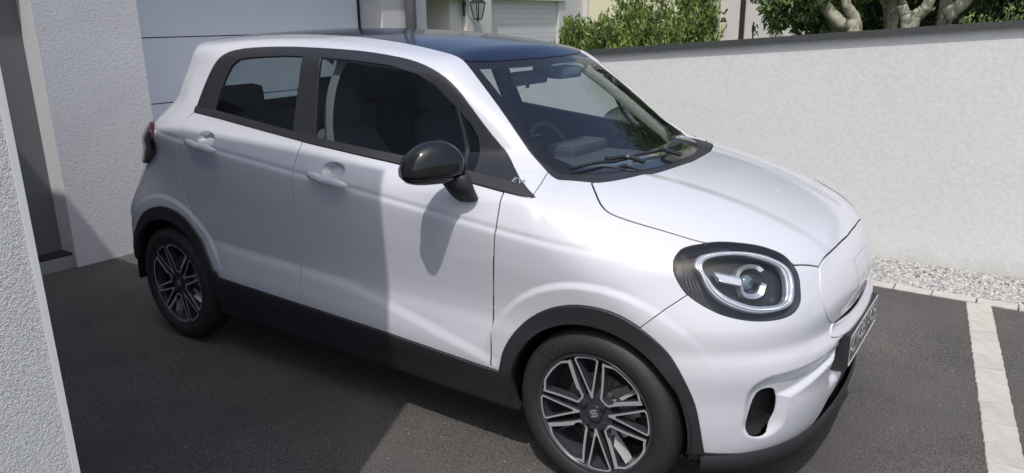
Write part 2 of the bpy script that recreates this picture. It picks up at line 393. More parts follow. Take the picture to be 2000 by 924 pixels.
def P2(L, bas): return [(float(np.dot(p, bas[0])), float(np.dot(p, bas[1]))) for p in L]
# outlines (metres; x forward, z up on the flank, y across)
belt = [(-.907, 1.178), (-.72, 1.161), (-.534, 1.141), (-.172, 1.103), (.133, 1.072), (.359, 1.051), (.63, 1.024), (.821, 1.006), (.925, .997)]
wtop = [(-.907, 1.18), (-.899, 1.298), (-.875, 1.38), (-.82, 1.432), (-.701, 1.458), (-.482, 1.468), (-.258, 1.467), (-.003, 1.457), (.206, 1.434), (.337, 1.406), (.441, 1.364), (.529, 1.299), (.662, 1.171), (.790, 1.072), (.935, .998)]
O = {}
O['wheelF'] = circ(1.2, .297, .325); O['wheelR'] = circ(-1.2, .297, .34)
O['archF'] = cr([(.80, .10), (.805, .25), (.832, .363), (.862, .467), (.933, .567), (1.038, .645), (1.155, .684), (1.28, .682), (1.39, .634), (1.475, .552), (1.535, .42), (1.562, .25), (1.57, .10)])
O['archR'] = cr([(-1.60, .10), (-1.575, .28), (-1.535, .45), (-1.465, .575), (-1.352, .665), (-1.19, .704), (-1.03, .675), (-.92, .587), (-.83, .45), (-.79, .405), (-.77, .1)])
O['rocker'] = [(-1.0, .425), (-.806, .414), (-.18, .399), (.297, .387), (.804, .366), (.95, .36), (.95, .1), (-1.0, .1)]
O['rearlow'] = [(-1.3, .44), (-2.1, .44), (-2.1, .1), (-1.3, .1)]
head3 = [(1.427, -.665, .876), (1.423, -.704, .85), (1.439, -.725, .814), (1.475, -.727, .767), (1.519, -.716, .735), (1.575, -.694, .707), (1.627, -.663, .691), (1.675, -.622, .682), (1.72, -.569, .681), (1.745, -.525, .69), (1.754, -.49, .714), (1.747, -.471, .748), (1.733, -.453, .789), (1.703, -.448, .828), (1.672, -.452, .851), (1.617, -.481, .873), (1.566, -.521, .885), (1.516, -.563, .891), (1.479, -.602, .89), (1.446, -.636, .885)]
O['head'] = cr(P2(head3, HB), 3, True)
O['rearcut'] = cr([(-1.46, .05), (-1.47, .28), (-1.50, .35), (-1.56, .385), (-1.70, .39), (-2.1, .39)], 3) + [(-2.1, .05)]
O['tail'] = cr(P2([(-1.39, -.742, 1.075), (-1.30, -.755, 1.098), (-1.225, -.78, 1.06), (-1.25, -.78, .985), (-1.34, -.755, .92), (-1.40, -.73, .885), (-1.50, -.66, .90), (-1.58, -.50, .96), (-1.57, -.50, 1.04), (-1.47, -.65, 1.075)], TB), 4, True)
O['window'] = cr(wtop, 3) + belt[::-1]
O['mould'] = belt + [(x, z + .026) for x, z in belt[::-1]]
O['rpane'] = [(-.772, 1.196), (-.775, 1.25), (-.762, 1.336), (-.742, 1.385), (-.70, 1.412), (-.62, 1.422), (-.40, 1.432), (-.285, 1.431), (-.240, 1.138), (-.5, 1.166)]
O['fpane'] = [(-.175, 1.428), (0., 1.421), (.183, 1.405), (.323, 1.374), (.411, 1.335), (.508, 1.262), (.598, 1.060), (.359, 1.081), (.133, 1.100), (-.108, 1.124)]
O['qpane'] = [(.524, 1.250), (.585, 1.196), (.615, 1.155), (.635, 1.105), (.655, 1.052), (.614, 1.056)]
O['ws'] = cr([(.431, -.456), (.571, -.501), (.715, -.543), (.818, -.570), (.895, -.594)], 3) + cr([(.915, -.594), (.96, -.578), (1.035, -.545), (1.080, -.50), (1.13, -.39), (1.17, -.22), (1.190, 0)], 4) + [(1.19, .1), (.51, .1), (.51, 0), (.50, -.18), (.475, -.33), (.445, -.43)]
O['glass'] = [(.435, -.449), (.571, -.493), (.715, -.535), (.80, -.558), (.86, -.568)] + cr([(.90, -.555), (.97, -.50), (1.05, -.40), (1.105, -.28), (1.14, -.14), (1.15, 0)], 4) + [(1.15, .1), (.515, .1), (.515, 0), (.503, -.18), (.478, -.33), (.45, -.42)]
O['clear'] = [(.485, -.428), (.62, -.465), (.74, -.500), (.85, -.525)] + cr([(.92, -.465), (1.0, -.36), (1.05, -.24), (1.075, -.12), (1.08, 0)], 4) + [(1.08, .1), (.545, .1), (.545, 0), (.535, -.18), (.515, -.30)]
O['roof'] = [(.431, -.456), (.32, -.442), (.2, -.432), (.0, -.420), (-.25, -.415), (-.6, -.418), (-.95, -.43), (-1.30, -.45), (-1.30, .1), (.5, .1), (.51, 0), (.50, -.18), (.475, -.33), (.445, -.43)]
O['hood'] = cr([(1.045, -.545), (1.104, -.612), (1.141, -.645), (1.179, -.658), (1.245, -.652), (1.36, -.629), (1.484, -.596), (1.60, -.53), (1.717, -.444)], 4) + [(1.770, -.345), (1.7705, -.33), (1.772, -.29), (1.780, -.16), (1.785, 0), (1.785, .1), (1.19, .1), (1.19, 0), (1.17, -.22), (1.13, -.39), (1.080, -.50), (1.05, -.535)]
O['grille'] = cr([(-.30, .809), (-.335, .800), (-.352, .785), (-.372, .76), (-.388, .725), (-.390, .68), (-.368, .635), (-.318, .603)], 4) + [(0, .603), (.1, .603), (.1, .818), (0, .818), (-.12, .816)]
O['slit'] = [(-.318, .603), (-.285, .592), (-.12, .578), (0, .575), (.1, .575), (.1, .603), (0, .603)]
O['lip'] = cr([(-.318, .603), (-.338, .575), (-.330, .558), (-.235, .542), (-.1, .534), (0, .532)], 3) + [(.1, .532), (.1, .575), (0, .575), (-.12, .578), (-.285, .592)]
O['intake'] = [(-.43, .207), (-.385, .22), (-.36, .238), (-.294, .316), (-.17, .372), (-.25, .405), (-.335, .445), (-.305, .49), (-.24, .502), (0, .502), (.1, .502), (.1, .1), (-.43, .1)]
O['frontlow'] = cr([(-.95, .262), (-.80, .252), (-.627, .229), (-.519, .213), (-.43, .207)], 3) + [(-.43, .1), (-.95, .1)]
O['fog'] = cr([(-.625, .445), (-.600, .457), (-.578, .448), (-.566, .425), (-.562, .39), (-.566, .345), (-.585, .297), (-.615, .290), (-.638, .302), (-.644, .33), (-.637, .38)], 3, True)
O['fdoor'] = cr([(-.172, 1.103), (-.181, 1.035), (-.187, .954), (-.207, .80), (-.213, .66), (-.213, .545), (-.218, .40)], 3) + [(.804, .366)] + cr([(.798, .38), (.800, .597), (.822, .795), (.832, .90), (.829, .96), (.821, 1.006)], 3) + [(.63, 1.024), (.359, 1.051), (.133, 1.072)]
O['rdoor'] = cr([(-.172, 1.103), (-.181, 1.035), (-.187, .954), (-.207, .80), (-.213, .66), (-.213, .545), (-.218, .40)], 3) + [(-.806, .414), (-.85, .48)] + cr([(-.92, .587), (-.965, .68), (-1.01, .77), (-1.03, .88), (-1.0, 1.0), (-.972, 1.09), (-.945, 1.150), (-.907, 1.178)], 3) + [(-.72, 1.161), (-.534, 1.141)]
O['fender'] = [(.804, .366), (.798, .38), (.800, .597), (.822, .795), (.832, .90), (.829, .96), (.821, 1.006), (.927, .995), (.915, 1.03), (.900, 1.056), (.900, 1.4), (2.1, 1.4), (2.1, .1), (.804, .1)]
O['bumper'] = [(1.52, .79), (1.484, .761), (1.43, .715), (1.349, .636), (1.33, .55), (1.33, .1), (2.1, .1), (2.1, 1.0), (1.53, 1.0)]
O['rearglass'] = [(-.50, 1.15), (-.46, 1.37), (0, 1.385), (.1, 1.385), (.1, 1.14), (0, 1.14)]
O['tailgate'] = [(-.60, .62), (-.62, .9), (-.585, 1.12), (-.52, 1.30), (-.48, 1.42), (.1, 1.42), (.1, .60), (0, .60)]
for k, bs, mk_ in [('rearcut', XZ, side | M_rear), ('wheelF', XZ, M_side), ('wheelR', XZ, M_side), ('archF', XZ, M_side), ('archR', XZ, M_side), ('rocker', XZ, M_side), ('rearlow', XZ, side | M_rear), ('head', HB, M_head), ('tail', TB, M_tail), ('window', XZ, M_side), ('mould', XZ, M_side),
                   ('rpane', XZ, M_side), ('fpane', XZ, M_side), ('qpane', XZ, M_side), ('ws', XY, M_top), ('glass', XY, M_top), ('clear', XY, M_top), ('roof', XY, M_top), ('hood', XY, M_top), ('grille', YZ, M_front), ('slit', YZ, M_front), ('lip', YZ, M_front),
                   ('intake', YZ, M_front), ('frontlow', YZ, M_front), ('fog', YZ, M_front), ('fdoor', XZ, M_side), ('rdoor', XZ, M_side), ('fender', XZ, side), ('bumper', XZ, side | M_front), ('rearglass', YZ, M_rear), ('tailgate', YZ, M_rear)]:
    cut(O[k], bs, mk_)
# crease lines get vertices of their own so that they stay crisp
for hx in (1.2, -1.2):
    for r in (.442, .456, .470): cut(circ(hx, .297, r, 90), XZ, M_side)
for dz in (-.013, 0, .013): cut([(x, .966 - .09 * x + dz) for x in np.linspace(-1.3, 1.28, 12)], XZ, M_side, False)
for dz in (-.044, .003): cut([(x, .566 - .03 * x - .17 * max(x - .05, 0) ** 1.2 + dz) for x in np.linspace(-.9, .88, 24)], XZ, M_side, False)
for cx, cz in ((.036, 1.006), (-.775, 1.071)):
    for k in (.6, 1.0): cut([(cx + .064 * k * math.cos(a), cz + .034 * k * math.sin(a)) for a in np.linspace(0, 2 * math.pi, 28, endpoint=False)], XZ, M_side)
def rec_line(k):
    up = [(-(.598 - .268 * t) , .452 + .05 * t + (.058 - .032 * t) * k) for t in np.linspace(0, 1, 25)]
    dn = [(-(.598 - .268 * t), .452 + .05 * t - (.058 - .032 * t) * k) for t in np.linspace(1, .20, 22)]
    left = [(-(.602 + .064 * k * math.cos(a)), .445 + .064 * k * math.sin(a)) for a in np.linspace(1.1, 0, 5)] + [(-(.602 + .064 * k), .40)] + [(-(.602 + .064 * k * math.cos(a)), .345 - .064 * k * math.sin(a)) for a in np.linspace(0, math.pi, 9)] + [(-(.602 - .064 * k), .41)]
    return left[:0] + up[::-1] + left + dn[::-1]
for k in (.50, .78, 1.05): cut(rec_line(k), YZ, M_front, False)
polys = [expand(p) for f in leaves for p in f]
n0 = len(P0); VV = np.array(verts); Vn = VV[n0:].copy(); Ax = np.array([vaxis[i] for i in range(n0, len(VV))]); h_ = 1e-3
for _ in range(9):      # slide every cut vertex onto the skin along its own cutting direction
    x, y, z = Vn.T; f_ = fbody(x, y, z); G = np.stack([fbody(x + h_, y, z) - fbody(x - h_, y, z), fbody(x, y + h_, z) - fbody(x, y - h_, z), fbody(x, y, z + h_) - fbody(x, y, z - h_)], -1) / (2 * h_)
    gd = (G * Ax).sum(1); gd = np.where(np.abs(gd) < .12, np.where(gd < 0, -.12, .12), gd); st = np.clip(f_ / gd, -.008, .008); Vn = Vn - Ax * st[:, None]
far_ = np.linalg.norm(Vn - VV[n0:], axis=1) > .03; Vn[far_] = VV[n0:][far_]; VV[n0:] = snap(Vn, 2); NN = grad(*VV.T)
m0 = np.abs(VV[:, 1]) < 1e-5; NN[m0, 1] = 0; NN /= np.linalg.norm(NN, axis=1, keepdims=True)
CC = np.array([VV[list(p)].mean(0) for p in polys]); CN = grad(*CC.T)
def IN(k, bs): return inpoly(np.stack([CC @ bs[0], CC @ bs[1]], 1), O[k])
x_, y_, z_ = CC.T; flank = (y_ < -.30) & (CN[:, 1] < -.06)
reg = np.full(len(polys), -1); names = []
def assign(name, m):
    names.append(name); reg[(reg < 0) & m] = len(names) - 1
assign('under', (z_ < .205) & (CN[:, 2] < -.9))
assign('hole', (IN('wheelF', XZ) | IN('wheelR', XZ) | IN('rearcut', XZ)) & (y_ < -.3))
assign('head', IN('head', HB) & (x_ > 1.3) & (CN[:, 0] > -.1))
assign('tail', IN('tail', TB) & (x_ < -1.1) & (y_ < -.45))
assign('mould', IN('mould', XZ) & IN('window', XZ) & flank); assign('rpane', IN('rpane', XZ) & flank); assign('fpane', IN('fpane', XZ) & flank); assign('qpane', IN('qpane', XZ) & flank)
assign('window', IN('window', XZ) & flank)
top = (z_ > .98) & (CN[:, 2] > .12) & (x_ > .2)
assign('clear', IN('clear', XY) & top); assign('glass', IN('glass', XY) & top); assign('cowl', IN('ws', XY) & top)
assign('roof', IN('roof', XY) & (z_ > 1.3)); assign('hood', IN('hood', XY) & (z_ > .76) & (x_ > .95) & (CN[:, 2] > .12))
fr_ = (x_ > 1.35) & (CN[:, 0] > .05)
for k in ('grille', 'slit', 'lip', 'fog', 'intake', 'frontlow'): assign(k, IN(k, YZ) & fr_)
assign('archF', IN('archF', XZ) & (y_ < -.3)); assign('archR', IN('archR', XZ) & (y_ < -.3)); assign('rocker', IN('rocker', XZ) & (y_ < -.3)); assign('rearlow', (x_ < -1.3) & (z_ < .44))
assign('fdoor', IN('fdoor', XZ) & flank); assign('rdoor', IN('rdoor', XZ) & flank); assign('bumper', (x_ > 1.3) & IN('bumper', XZ)); assign('fender', IN('fender', XZ) & (x_ > .78))
assign('rearglass', IN('rearglass', YZ) & (x_ < -1.2)); assign('tailgate', IN('tailgate', YZ) & (x_ < -1.2)); assign('body', reg < 0)
REG = {n: [polys[i] for i in np.nonzero(reg == k)[0]] for k, n in enumerate(names)}
def panel(name, regs, mt, parent=car, whole=False, flip=False, off=0., gap=.0016, depth=.012, keep_center=True):
    pl = [p for r in ([regs] if isinstance(regs, str) else regs) for p in REG[r]]
    if not pl: return None
    ids = sorted({v for p in pl for v in p}); loc = {v: i for i, v in enumerate(ids)}
    V = VV[ids].copy(); N = NN[ids].copy(); F = [[loc[v] for v in p] for p in pl]
    if whole:
        n = len(V); mir = {}; V2 = []; N2 = []
        for i in range(n):
            if abs(V[i, 1]) < 1e-5: mir[i] = i
            else: mir[i] = n + len(V2); V2.append(V[i] * (1, -1, 1)); N2.append(N[i] * (1, -1, 1))
        if V2: V = np.vstack([V, V2]); N = np.vstack([N, N2])
        F = F + [[mir[i] for i in f[::-1]] for f in F]
    ec = {}
    for f in F:
        for i in range(len(f)):
            a, b = f[i], f[(i + 1) % len(f)]; k = (a, b) if a < b else (b, a)
            ec[k] = None if k in ec else (a, b)
    be = [e for e in ec.values() if e]
    inw = np.zeros_like(V)
    for a, b in be:
        t = V[b] - V[a]; c = np.cross(N[a] + N[b], t); l = np.linalg.norm(c)
        if l > 1e-12: inw[a] += c / l; inw[b] += c / l
    bv = sorted({v for e in be for v in e}); out = {}
    for v in bv:
        l = np.linalg.norm(inw[v])
        if l > 1e-9: inw[v] /= l
    W2 = V + N * off
    for v in bv: W2[v] = W2[v] + inw[v] * gap
    # inner vertices lying inside the gap are pushed clear of it
    if gap > 0 and bv:
        from mathutils.kdtree import KDTree
        kd = KDTree(len(bv)); [kd.insert(V[v], v) for v in bv]; kd.balance(); isb = np.zeros(len(V), bool); isb[bv] = True
        Vb = V[bv]; lo = Vb.min(0) - .01; hi = Vb.max(0) + .01
        for v in np.nonzero(~isb)[0]:
            co, b, dist = kd.find(V[v])
            if dist < .014:
                s_ = float(np.dot(V[v] - V[b], inw[b]))
                if s_ < gap * 1.6: W2[v] = W2[v] + inw[b] * (gap * 1.1 + s_ * .3 - s_)
    # rim with a small rounded shoulder
    VVs = list(W2); NNs = list(N); r1 = {}; r2 = {}; rad = .0016
    for v in bv:
        r1[v] = len(VVs); VVs.append(W2[v] - inw[v] * rad * .7 - N[v] * rad); q = -inw[v] * .9 + N[v] * .45; NNs.append(q / np.linalg.norm(q))
    for v in bv:
        r2[v] = len(VVs); VVs.append(W2[v] - inw[v] * rad * .7 - N[v] * depth); NNs.append(-inw[v])
    FF = [list(f) for f in F]
    for a, b in be: FF.append([b, a, r1[a], r1[b]]); FF.append([r1[b], r1[a], r2[a], r2[b]])
    A = np.array(VVs); B = np.array(NNs)
    if flip: A = A * (1, -1, 1); B = B * (1, -1, 1); FF = [f[::-1] for f in FF]
    me = bpy.data.meshes.new(name); me.from_pydata(A.tolist(), [], FF); me.update()
    me.polygons.foreach_set('use_smooth', [True] * len(me.polygons)); me.normals_split_custom_set_from_vertices(B.tolist())
    return link(name, me, mt, parent)
def both(name, regs, mt, parentR=None, parentL=None, **k):
    return panel(name, regs, mt, parentR or car, **k), panel(name, regs, mt, parentL or car, flip=True, **k)
# ---- painted panels
body = panel('body_shell', 'body', 'paint', whole=True, depth=.007)
bonnet = panel('bonnet', 'hood', 'paint', whole=True, gap=.0058, depth=.007)
bumper = panel('front_bumper', 'bumper', 'paint', whole=True, depth=.007)
panel('grille_panel', 'grille', 'paint', bumper, whole=True, off=.003, gap=.0018)
panel('bumper_lip', 'lip', 'paint', bumper, whole=True, off=.004, gap=.0015)
panel('air_slot', 'slit', 'rubber', bumper, whole=True, off=-.018, gap=-.002)
panel('lower_intake', 'intake', 'cladding', bumper, whole=True, off=-.02, gap=-.004, depth=.05)
for f in (False, True): panel('front_skirt', 'frontlow', 'cladding', bumper, flip=f, off=.002)
for f in (False, True): panel('fog_recess', 'fog', 'rubber', bumper, flip=f, off=-.045, gap=-.004, depth=.01)
panel('tailgate', 'tailgate', 'paint', whole=True); panel('rear_window', 'rearglass', 'sideglass', whole=True)
th_ = np.radians(np.linspace(-64, 64, 61)); Q0 = project_pts(np.stack([1.2 + 1.3 * np.cos(th_), 1.3 * np.sin(th_), np.full(61, .24)], 1), np.stack([np.full(61, 1.2), np.zeros(61), np.full(61, .24)], 1))
cN = np.array([1.2, 0, 0]); V = []; F = []
for q in Q0:
    d = np.array([q[0] - 1.25, q[1], 0]); d /= np.linalg.norm(d)
    for dz, o in ((.236, -.004), (.222, .004), (.172, -.006), (.158, -.022), (.165, -.10)): p = q + d * o; V.append((p[0], p[1], dz))
for i in range(60):
    for k in range(4): F.append((i * 5 + k, i * 5 + k + 1, i * 5 + 6 + k, i * 5 + 5 + k))
mk('front_lip', V, F, 'cladding', bumper, True)
panel('rear_skirt', 'rearlow', 'cladding', whole=True)
roof = panel('roof_panel', 'roof', 'roof', whole=True, off=.001)
fdR, fdL = both('front_door', 'fdoor', 'paint', gap=.0046, depth=.007); rdR, rdL = both('rear_door', 'rdoor', 'paint', gap=.0038, depth=.007)
both('wing', 'fender', 'paint', gap=.0034, depth=.007)
for a, b in (('archF', 'front'), ('archR', 'rear')): both('wheel_arch_trim', a, 'cladding', off=.009, depth=.03, gap=.001)
both('sill_trim', 'rocker', 'cladding', off=.006, depth=.03)
both('tail_light', 'tail', 'red', off=.022, depth=.03)
both('window_frame', 'window', 'frame', off=-.001, gap=.001)
both('belt_moulding', 'mould', 'cladding', off=.005, gap=.0008)
both('door_window', 'rpane', 'sideglass', rdR, rdL, off=-.006, gap=-.001, depth=.003); both('door_window', 'fpane', 'sideglass', fdR, fdL, off=-.006, gap=-.001, depth=.003)
both('quarter_window', 'qpane', 'sideglass', fdR, fdL, off=-.005, gap=-.001, depth=.003)
ws = panel('windscreen', 'clear', 'windscreen', whole=True, off=-.003, gap=0, depth=.004)
panel('windscreen_border', 'glass', 'gloss', ws, whole=True, off=-.003, gap=0, depth=.004)
panel('cowl_panel', 'cowl', 'cladding', whole=True, off=-.006, gap=.0, depth=.02).data.materials[0] = M['cowl']
# ---- dark liners so that nothing white shows behind the glass
def offset_shell(name, regs, d, mt, zmin=0., xr=(-9, 9)):
    pl = [p for r in regs for p in REG[r] if min(VV[v][2] for v in p) > zmin and xr[0] < VV[p[0]][0] < xr[1]]
    ids = sorted({v for p in pl for v in p}); loc = {v: i for i, v in enumerate(ids)}
    V = VV[ids] - NN[ids] * d; n = len(V); F = [[loc[v] for v in p] for p in pl]
    V = np.vstack([V, V * (1, -1, 1)]); F = F + [[n + i for i in f[::-1]] for f in F]
    return mk(name, V.tolist(), F, mt, car, True)
offset_shell('cabin_lining', ['body', 'fdoor', 'rdoor', 'roof', 'window', 'mould', 'tailgate', 'fender'], .014, 'liner', .40, (-1.6, 1.0))
offset_shell('engine_bay_lining', ['hood', 'bumper', 'fender', 'head', 'grille', 'slit', 'lip', 'cowl'], .055, 'rubber', .3, (.9, 3))
offset_shell('underbody', ['under'], 0, 'rubber')
mk('floor_pan', boxv(-1.55, 1.45, -.50, .50, .19, .30), BF, 'rubber', car)
mk('sill_box', boxv(-.83, .85, -.75, .75, .20, .34), BF, 'rubber', car)
for hx in (1.2, -1.2):
    for s in (-1, 1):
        V = []; F = []; n = 28; r = .335 if hx > 0 else .350
        for i in range(n + 1):
            a = math.radians(-6 + 192 * i / n)
            for y in (.796, .50): V.append((hx + r * math.cos(a), s * y, .297 + r * math.sin(a)))
        for i in range(n): F.append((2 * i, 2 * i + 1, 2 * i + 3, 2 * i + 2))
        F.append(tuple(2 * i + 1 for i in range(n + 1)))
        mk('wheel_arch_liner', V, F, 'rubber', car, True)
# ---- wheels
def wheel_parts():
    out = {}
    prof = [(.208, .055), (.2145, .072), (.228, .079), (.247, .0825), (.262, .081), (.276, .074), (.288, .062), (.2945, .050), (.297, .030), (.297, 0)]
    prof = prof + [(r, -y) for r, y in prof[-2::-1]]
    n = 96; V = []; F = []; k = len(prof)
    for i in range(n):
        a = 2 * math.pi * i / n
        for j, (r, y) in enumerate(prof):
            rr = r
            if .288 < r < .2965 and i % 2 == 0: rr -= .004      # shoulder blocks
            V.append((rr * math.cos(a), y, rr * math.sin(a)))
    for i in range(n):
        for j in range(k - 1): F.append((i * k + j, i * k + j + 1, ((i + 1) % n) * k + j + 1, ((i + 1) % n) * k + j))
    out['tyre'] = (V, F)
    # rim barrel with lip (profile r, y: y<0 is outward)
    prof = [(.210, -.060), (.2165, -.072), (.2145, -.075), (.207, -.071), (.201, -.058), (.192, -.02), (.184, .03), (.195, .07)]
    V = []; F = []; k = len(prof)
    for i in range(n):
        a = 2 * math.pi * i / n
        for r, y in prof: V.append((r * math.cos(a), y, r * math.sin(a)))
    for i in range(n):
        for j in range(k - 1): F.append((i * k + j, i * k + j + 1, ((i + 1) % n) * k + j + 1, ((i + 1) % n) * k + j))
    out['rim'] = (V, F)
    return out
WP = wheel_parts()
def loop_mesh(half, apex, ang, w, y0, y1, thick_side=0.):
    """frame of one loop spoke: narrow at the hub, rounded corners at the rim"""
    R = .2065; wm = R * math.sin(half); Ls = R * math.cos(half) - apex
    b0 = .021 if thick_side else .0035
    sd = [(apex + Ls * t, wm * (t ** 1.05) * (1 if not thick_side else 1) + b0 * (1 - t) ** 1.2) for t in (.0, .12, .3, .5, .7, .86)]
    if thick_side: sd = [(apex - .006, .010)] + sd
    tipc = [(apex + Ls * .95, wm * .93), (apex + Ls * 1.00, wm * .80)]
    arc = [(math.sqrt(R * R - (wm * q) ** 2), wm * q) for q in (.55, .2)]
    up_ = sd + tipc + arc; o2 = up_ + [(x, -y) for x, y in up_[::-1]]
    oc = catmull(o2, True, 5); n = len(oc)
    c = oc.mean(0); inn = []
    for i in range(n):
        t = oc[(i + 1) % n] - oc[(i - 1) % n]; t /= np.linalg.norm(t) + 1e-9; nn = np.array([-t[1], t[0]])
        if np.dot(nn, c - oc[i]) < 0: nn = -nn
        ww = w
        if thick_side and oc[i][1] * thick_side < 0 and .09 < np.hypot(*oc[i]) < .19: ww = w * 1.8
        inn.append(oc[i] + nn * ww)
    inn = np.array(inn)
    # keep the inner outline from crossing near the apex
    for i in range(n):
        lim = apex + w / math.tan(half) * .9
        if thick_side: continue
        if inn[i][0] < lim or inn[i][1] * oc[i][1] < 0: inn[i] = np.array([max(lim, min(inn[i][0], lim + .004)), 0.0008 if oc[i][1] > 0 else -.0008])
    ca, sa = math.cos(ang), math.sin(ang)
    rot = lambda p, y: (p[0] * ca - p[1] * sa, y, p[0] * sa + p[1] * ca)
    def dish(p): r = np.hypot(*p); return .010 * (1 - min(1, r / .2))
    V = []; 
    for p, y in [(oc, y0), (inn, y0), (oc, y1), (inn, y1)]:
        for q in p: V.append(rot(q, y + (dish(q) if y == y0 else 0)))
    F = []
    for i in range(n):
        j = (i + 1) % n
        F.append((i, j, n + j, n + i)); F.append((i, 2 * n + i, 2 * n + j, j)); F.append((n + i, n + j, 3 * n + j, 3 * n + i))
    return V, F, n
def build_wheel(hx, s, ang):
    w = empty('wheel', (hx, 0, .297)); w.parent = car
    yc = s * .722; w.location = (hx, yc, .297); w.rotation_euler = (0, 0, 0 if s < 0 else math.pi)
    tyre = mk('tyre', *WP['tyre'], 'tyre', w, True); mk('rim', *WP['rim'], 'darkalloy', w, True)
    for i in range(4):
        a = ang + i * math.pi / 2
        for half, apex, wd, nm, off, ts in ((math.radians(13.5), .056, .0064, 'spoke', 0, 0), (math.radians(28.0), .066, .0080, 'broad_spoke', math.pi / 4, 1)):
            V, F, n = loop_mesh(half, apex, a + off, wd, -.068, -.030, ts)
            me = bpy.data.meshes.new(nm); me.from_pydata(V, [], F); me.update(); o = link(nm, me, 'alloy', w); me.materials.append(M['darkalloy'])
            for k, p in enumerate(me.polygons): p.material_index = 0 if k % 3 == 0 else 1
            if ts:   # curved inner blade seen inside the broad loops
                ca, sa = math.cos(a + off - .32), math.sin(a + off - .32); Vb = []; 
                for t in np.linspace(0, 1, 9):
                    r = .07 + .125 * t; sw = .10 * math.sin(t * 2.2)
                    for dy, dw in ((-.060 + .01 * t, 0), (-.018, .012)):
                        aa = a + off - .34 + sw * .6 + dw / r; Vb.append((r * math.cos(aa), dy, r * math.sin(aa)))
                mk('spoke_blade', Vb, [(2 * k, 2 * k + 1, 2 * k + 3, 2 * k + 2) for k in range(8)], 'satin', w, True)
    # hub, cap, bolts
    def disc(r, y0, y1, n=32, r2=None):
        r2 = r2 or r; V = [(r * math.cos(2 * math.pi * i / n), y0, r * math.sin(2 * math.pi * i / n)) for i in range(n)] + [(r2 * math.cos(2 * math.pi * i / n), y1, r2 * math.sin(2 * math.pi * i / n)) for i in range(n)]
        F = [(i, (i + 1) % n, n + (i + 1) % n, n + i) for i in range(n)] + [tuple(range(n))[::-1], tuple(range(n, 2 * n))]; return V, F
    mk('hub', *disc(.066, -.052, -.02), 'darkalloy', w); mk('centre_cap', *disc(.027, -.060, -.05, r2=.030), 'darkalloy', w)
    bars = []
    for q, (u, v) in enumerate(((0, .010), (0, 0), (0, -.010))):
        bars.append((boxv(-.013, .013, -.0612, -.0595, v - .0028, v + .0028), BF))
    bars.append((boxv(-.0135, -.0085, -.0612, -.0595, 0, .0125), BF)); bars.append((boxv(.0085, .0135, -.0612, -.0595, -.0125, 0), BF))
    Vb, Fb = join(*bars); th = .35; Vb = [(x * math.cos(th) - z * math.sin(th), y, x * math.sin(th) + z * math.cos(th)) for x, y, z in Vb]
    mk('cap_emblem', Vb, Fb, 'badge', w)
    for i in range(4):
        a = math.pi / 4 + i * math.pi / 2 + .12; cx, cz = .05 * math.cos(a), .05 * math.sin(a)
        V, F = disc(.0125, -.066, -.05, 6, .0135); mk('wheel_bolt', [(x + cx, y, z + cz) for x, y, z in V], F, 'darkalloy', w)
    mk('brake_disc', *disc(.128, -.010, .006, 48), 'steel', w); mk('brake_bell', *disc(.07, -.03, -.008, 32), 'darkalloy', w)
    a = .5; V, F = join((boxv(.085, .150, -.03, .03, -.055, .055), BF)); V = [(x * math.cos(a) - z * math.sin(a), y, x * math.sin(a) + z * math.cos(a)) for x, y, z in V]
    mk('brake_caliper', V, F, 'steel', w); mk('backing_plate', *disc(.186, .015, .03, 48), 'rubber', w)
    return w, tyre
for hx in (1.2, -1.2):
    for s in (-1, 1):
        w, ty = build_wheel(hx, s, .15 if hx > 0 else .62)
        if s < 0 and hx > 0:
            for i, ch in enumerate('MRS'):
                a = math.radians(137 - i * 6.2); r = .256
                mt4 = Matrix.Translation((r * math.cos(a), -.0815, r * math.sin(a))) @ Matrix.Rotation(-(a - math.pi / 2), 4, 'Y') @ Matrix.Rotation(math.pi / 2, 4, 'X')
                text('tyre_lettering', ch, .032, 'tyre', mt4, w, .0016)
# ---- surface patch helper: thing following the body skin
def surf(x, y, z): return snap(np.array([[x, y, z]]))[0], None
def onskin(P, off=0.):
    Q = snap(np.array(P, float), 6); N = grad(*Q.T); return Q + N * off, N
# ---- door handles (bar over a cup)
for (cx, cz, tilt) in ((.032, .979, -.113), (-.782, 1.044, -.113)):
    for s in (-1, 1):
        P = []; n = 13
        for i in range(n):
            t = i / (n - 1) * 2 - 1; x = cx + t * .118; z = cz + tilt * t * .118
            P.append((x, -.81, z))
        Q, N = onskin(P); Q[:, 1] = np.linspace(Q[0, 1], Q[-1, 1], n)
        V = []; F = []; sg = 12
        for i in range(n):
            t = i / (n - 1) * 2 - 1; h = .0175 * (1 - abs(t) ** 5) ** .5 + .001; d = .014 + .016 * (1 - abs(t) ** 8); th = .011 * (1 - abs(t) ** 5) + .002
            for k in range(sg):
                a = 2 * math.pi * k / sg; V.append((Q[i, 0], (Q[i, 1] - d + th * math.cos(a)) * -s, Q[i, 2] + h * math.sin(a) - .002))
        for i in range(n - 1):
            for k in range(sg): F.append((i * sg + k, i * sg + (k + 1) % sg, (i + 1) * sg + (k + 1) % sg, (i + 1) * sg + k))
        F.append(tuple(range(sg))[::-1]); F.append(tuple((n - 1) * sg + k for k in range(sg)))
        if s > 0: F = [f[::-1] for f in F]
        par = (fdR if s < 0 else fdL) if cx > -.3 else (rdR if s < 0 else rdL)
        mk('handle', V, [f[::-1] for f in F], 'paint', par, True)
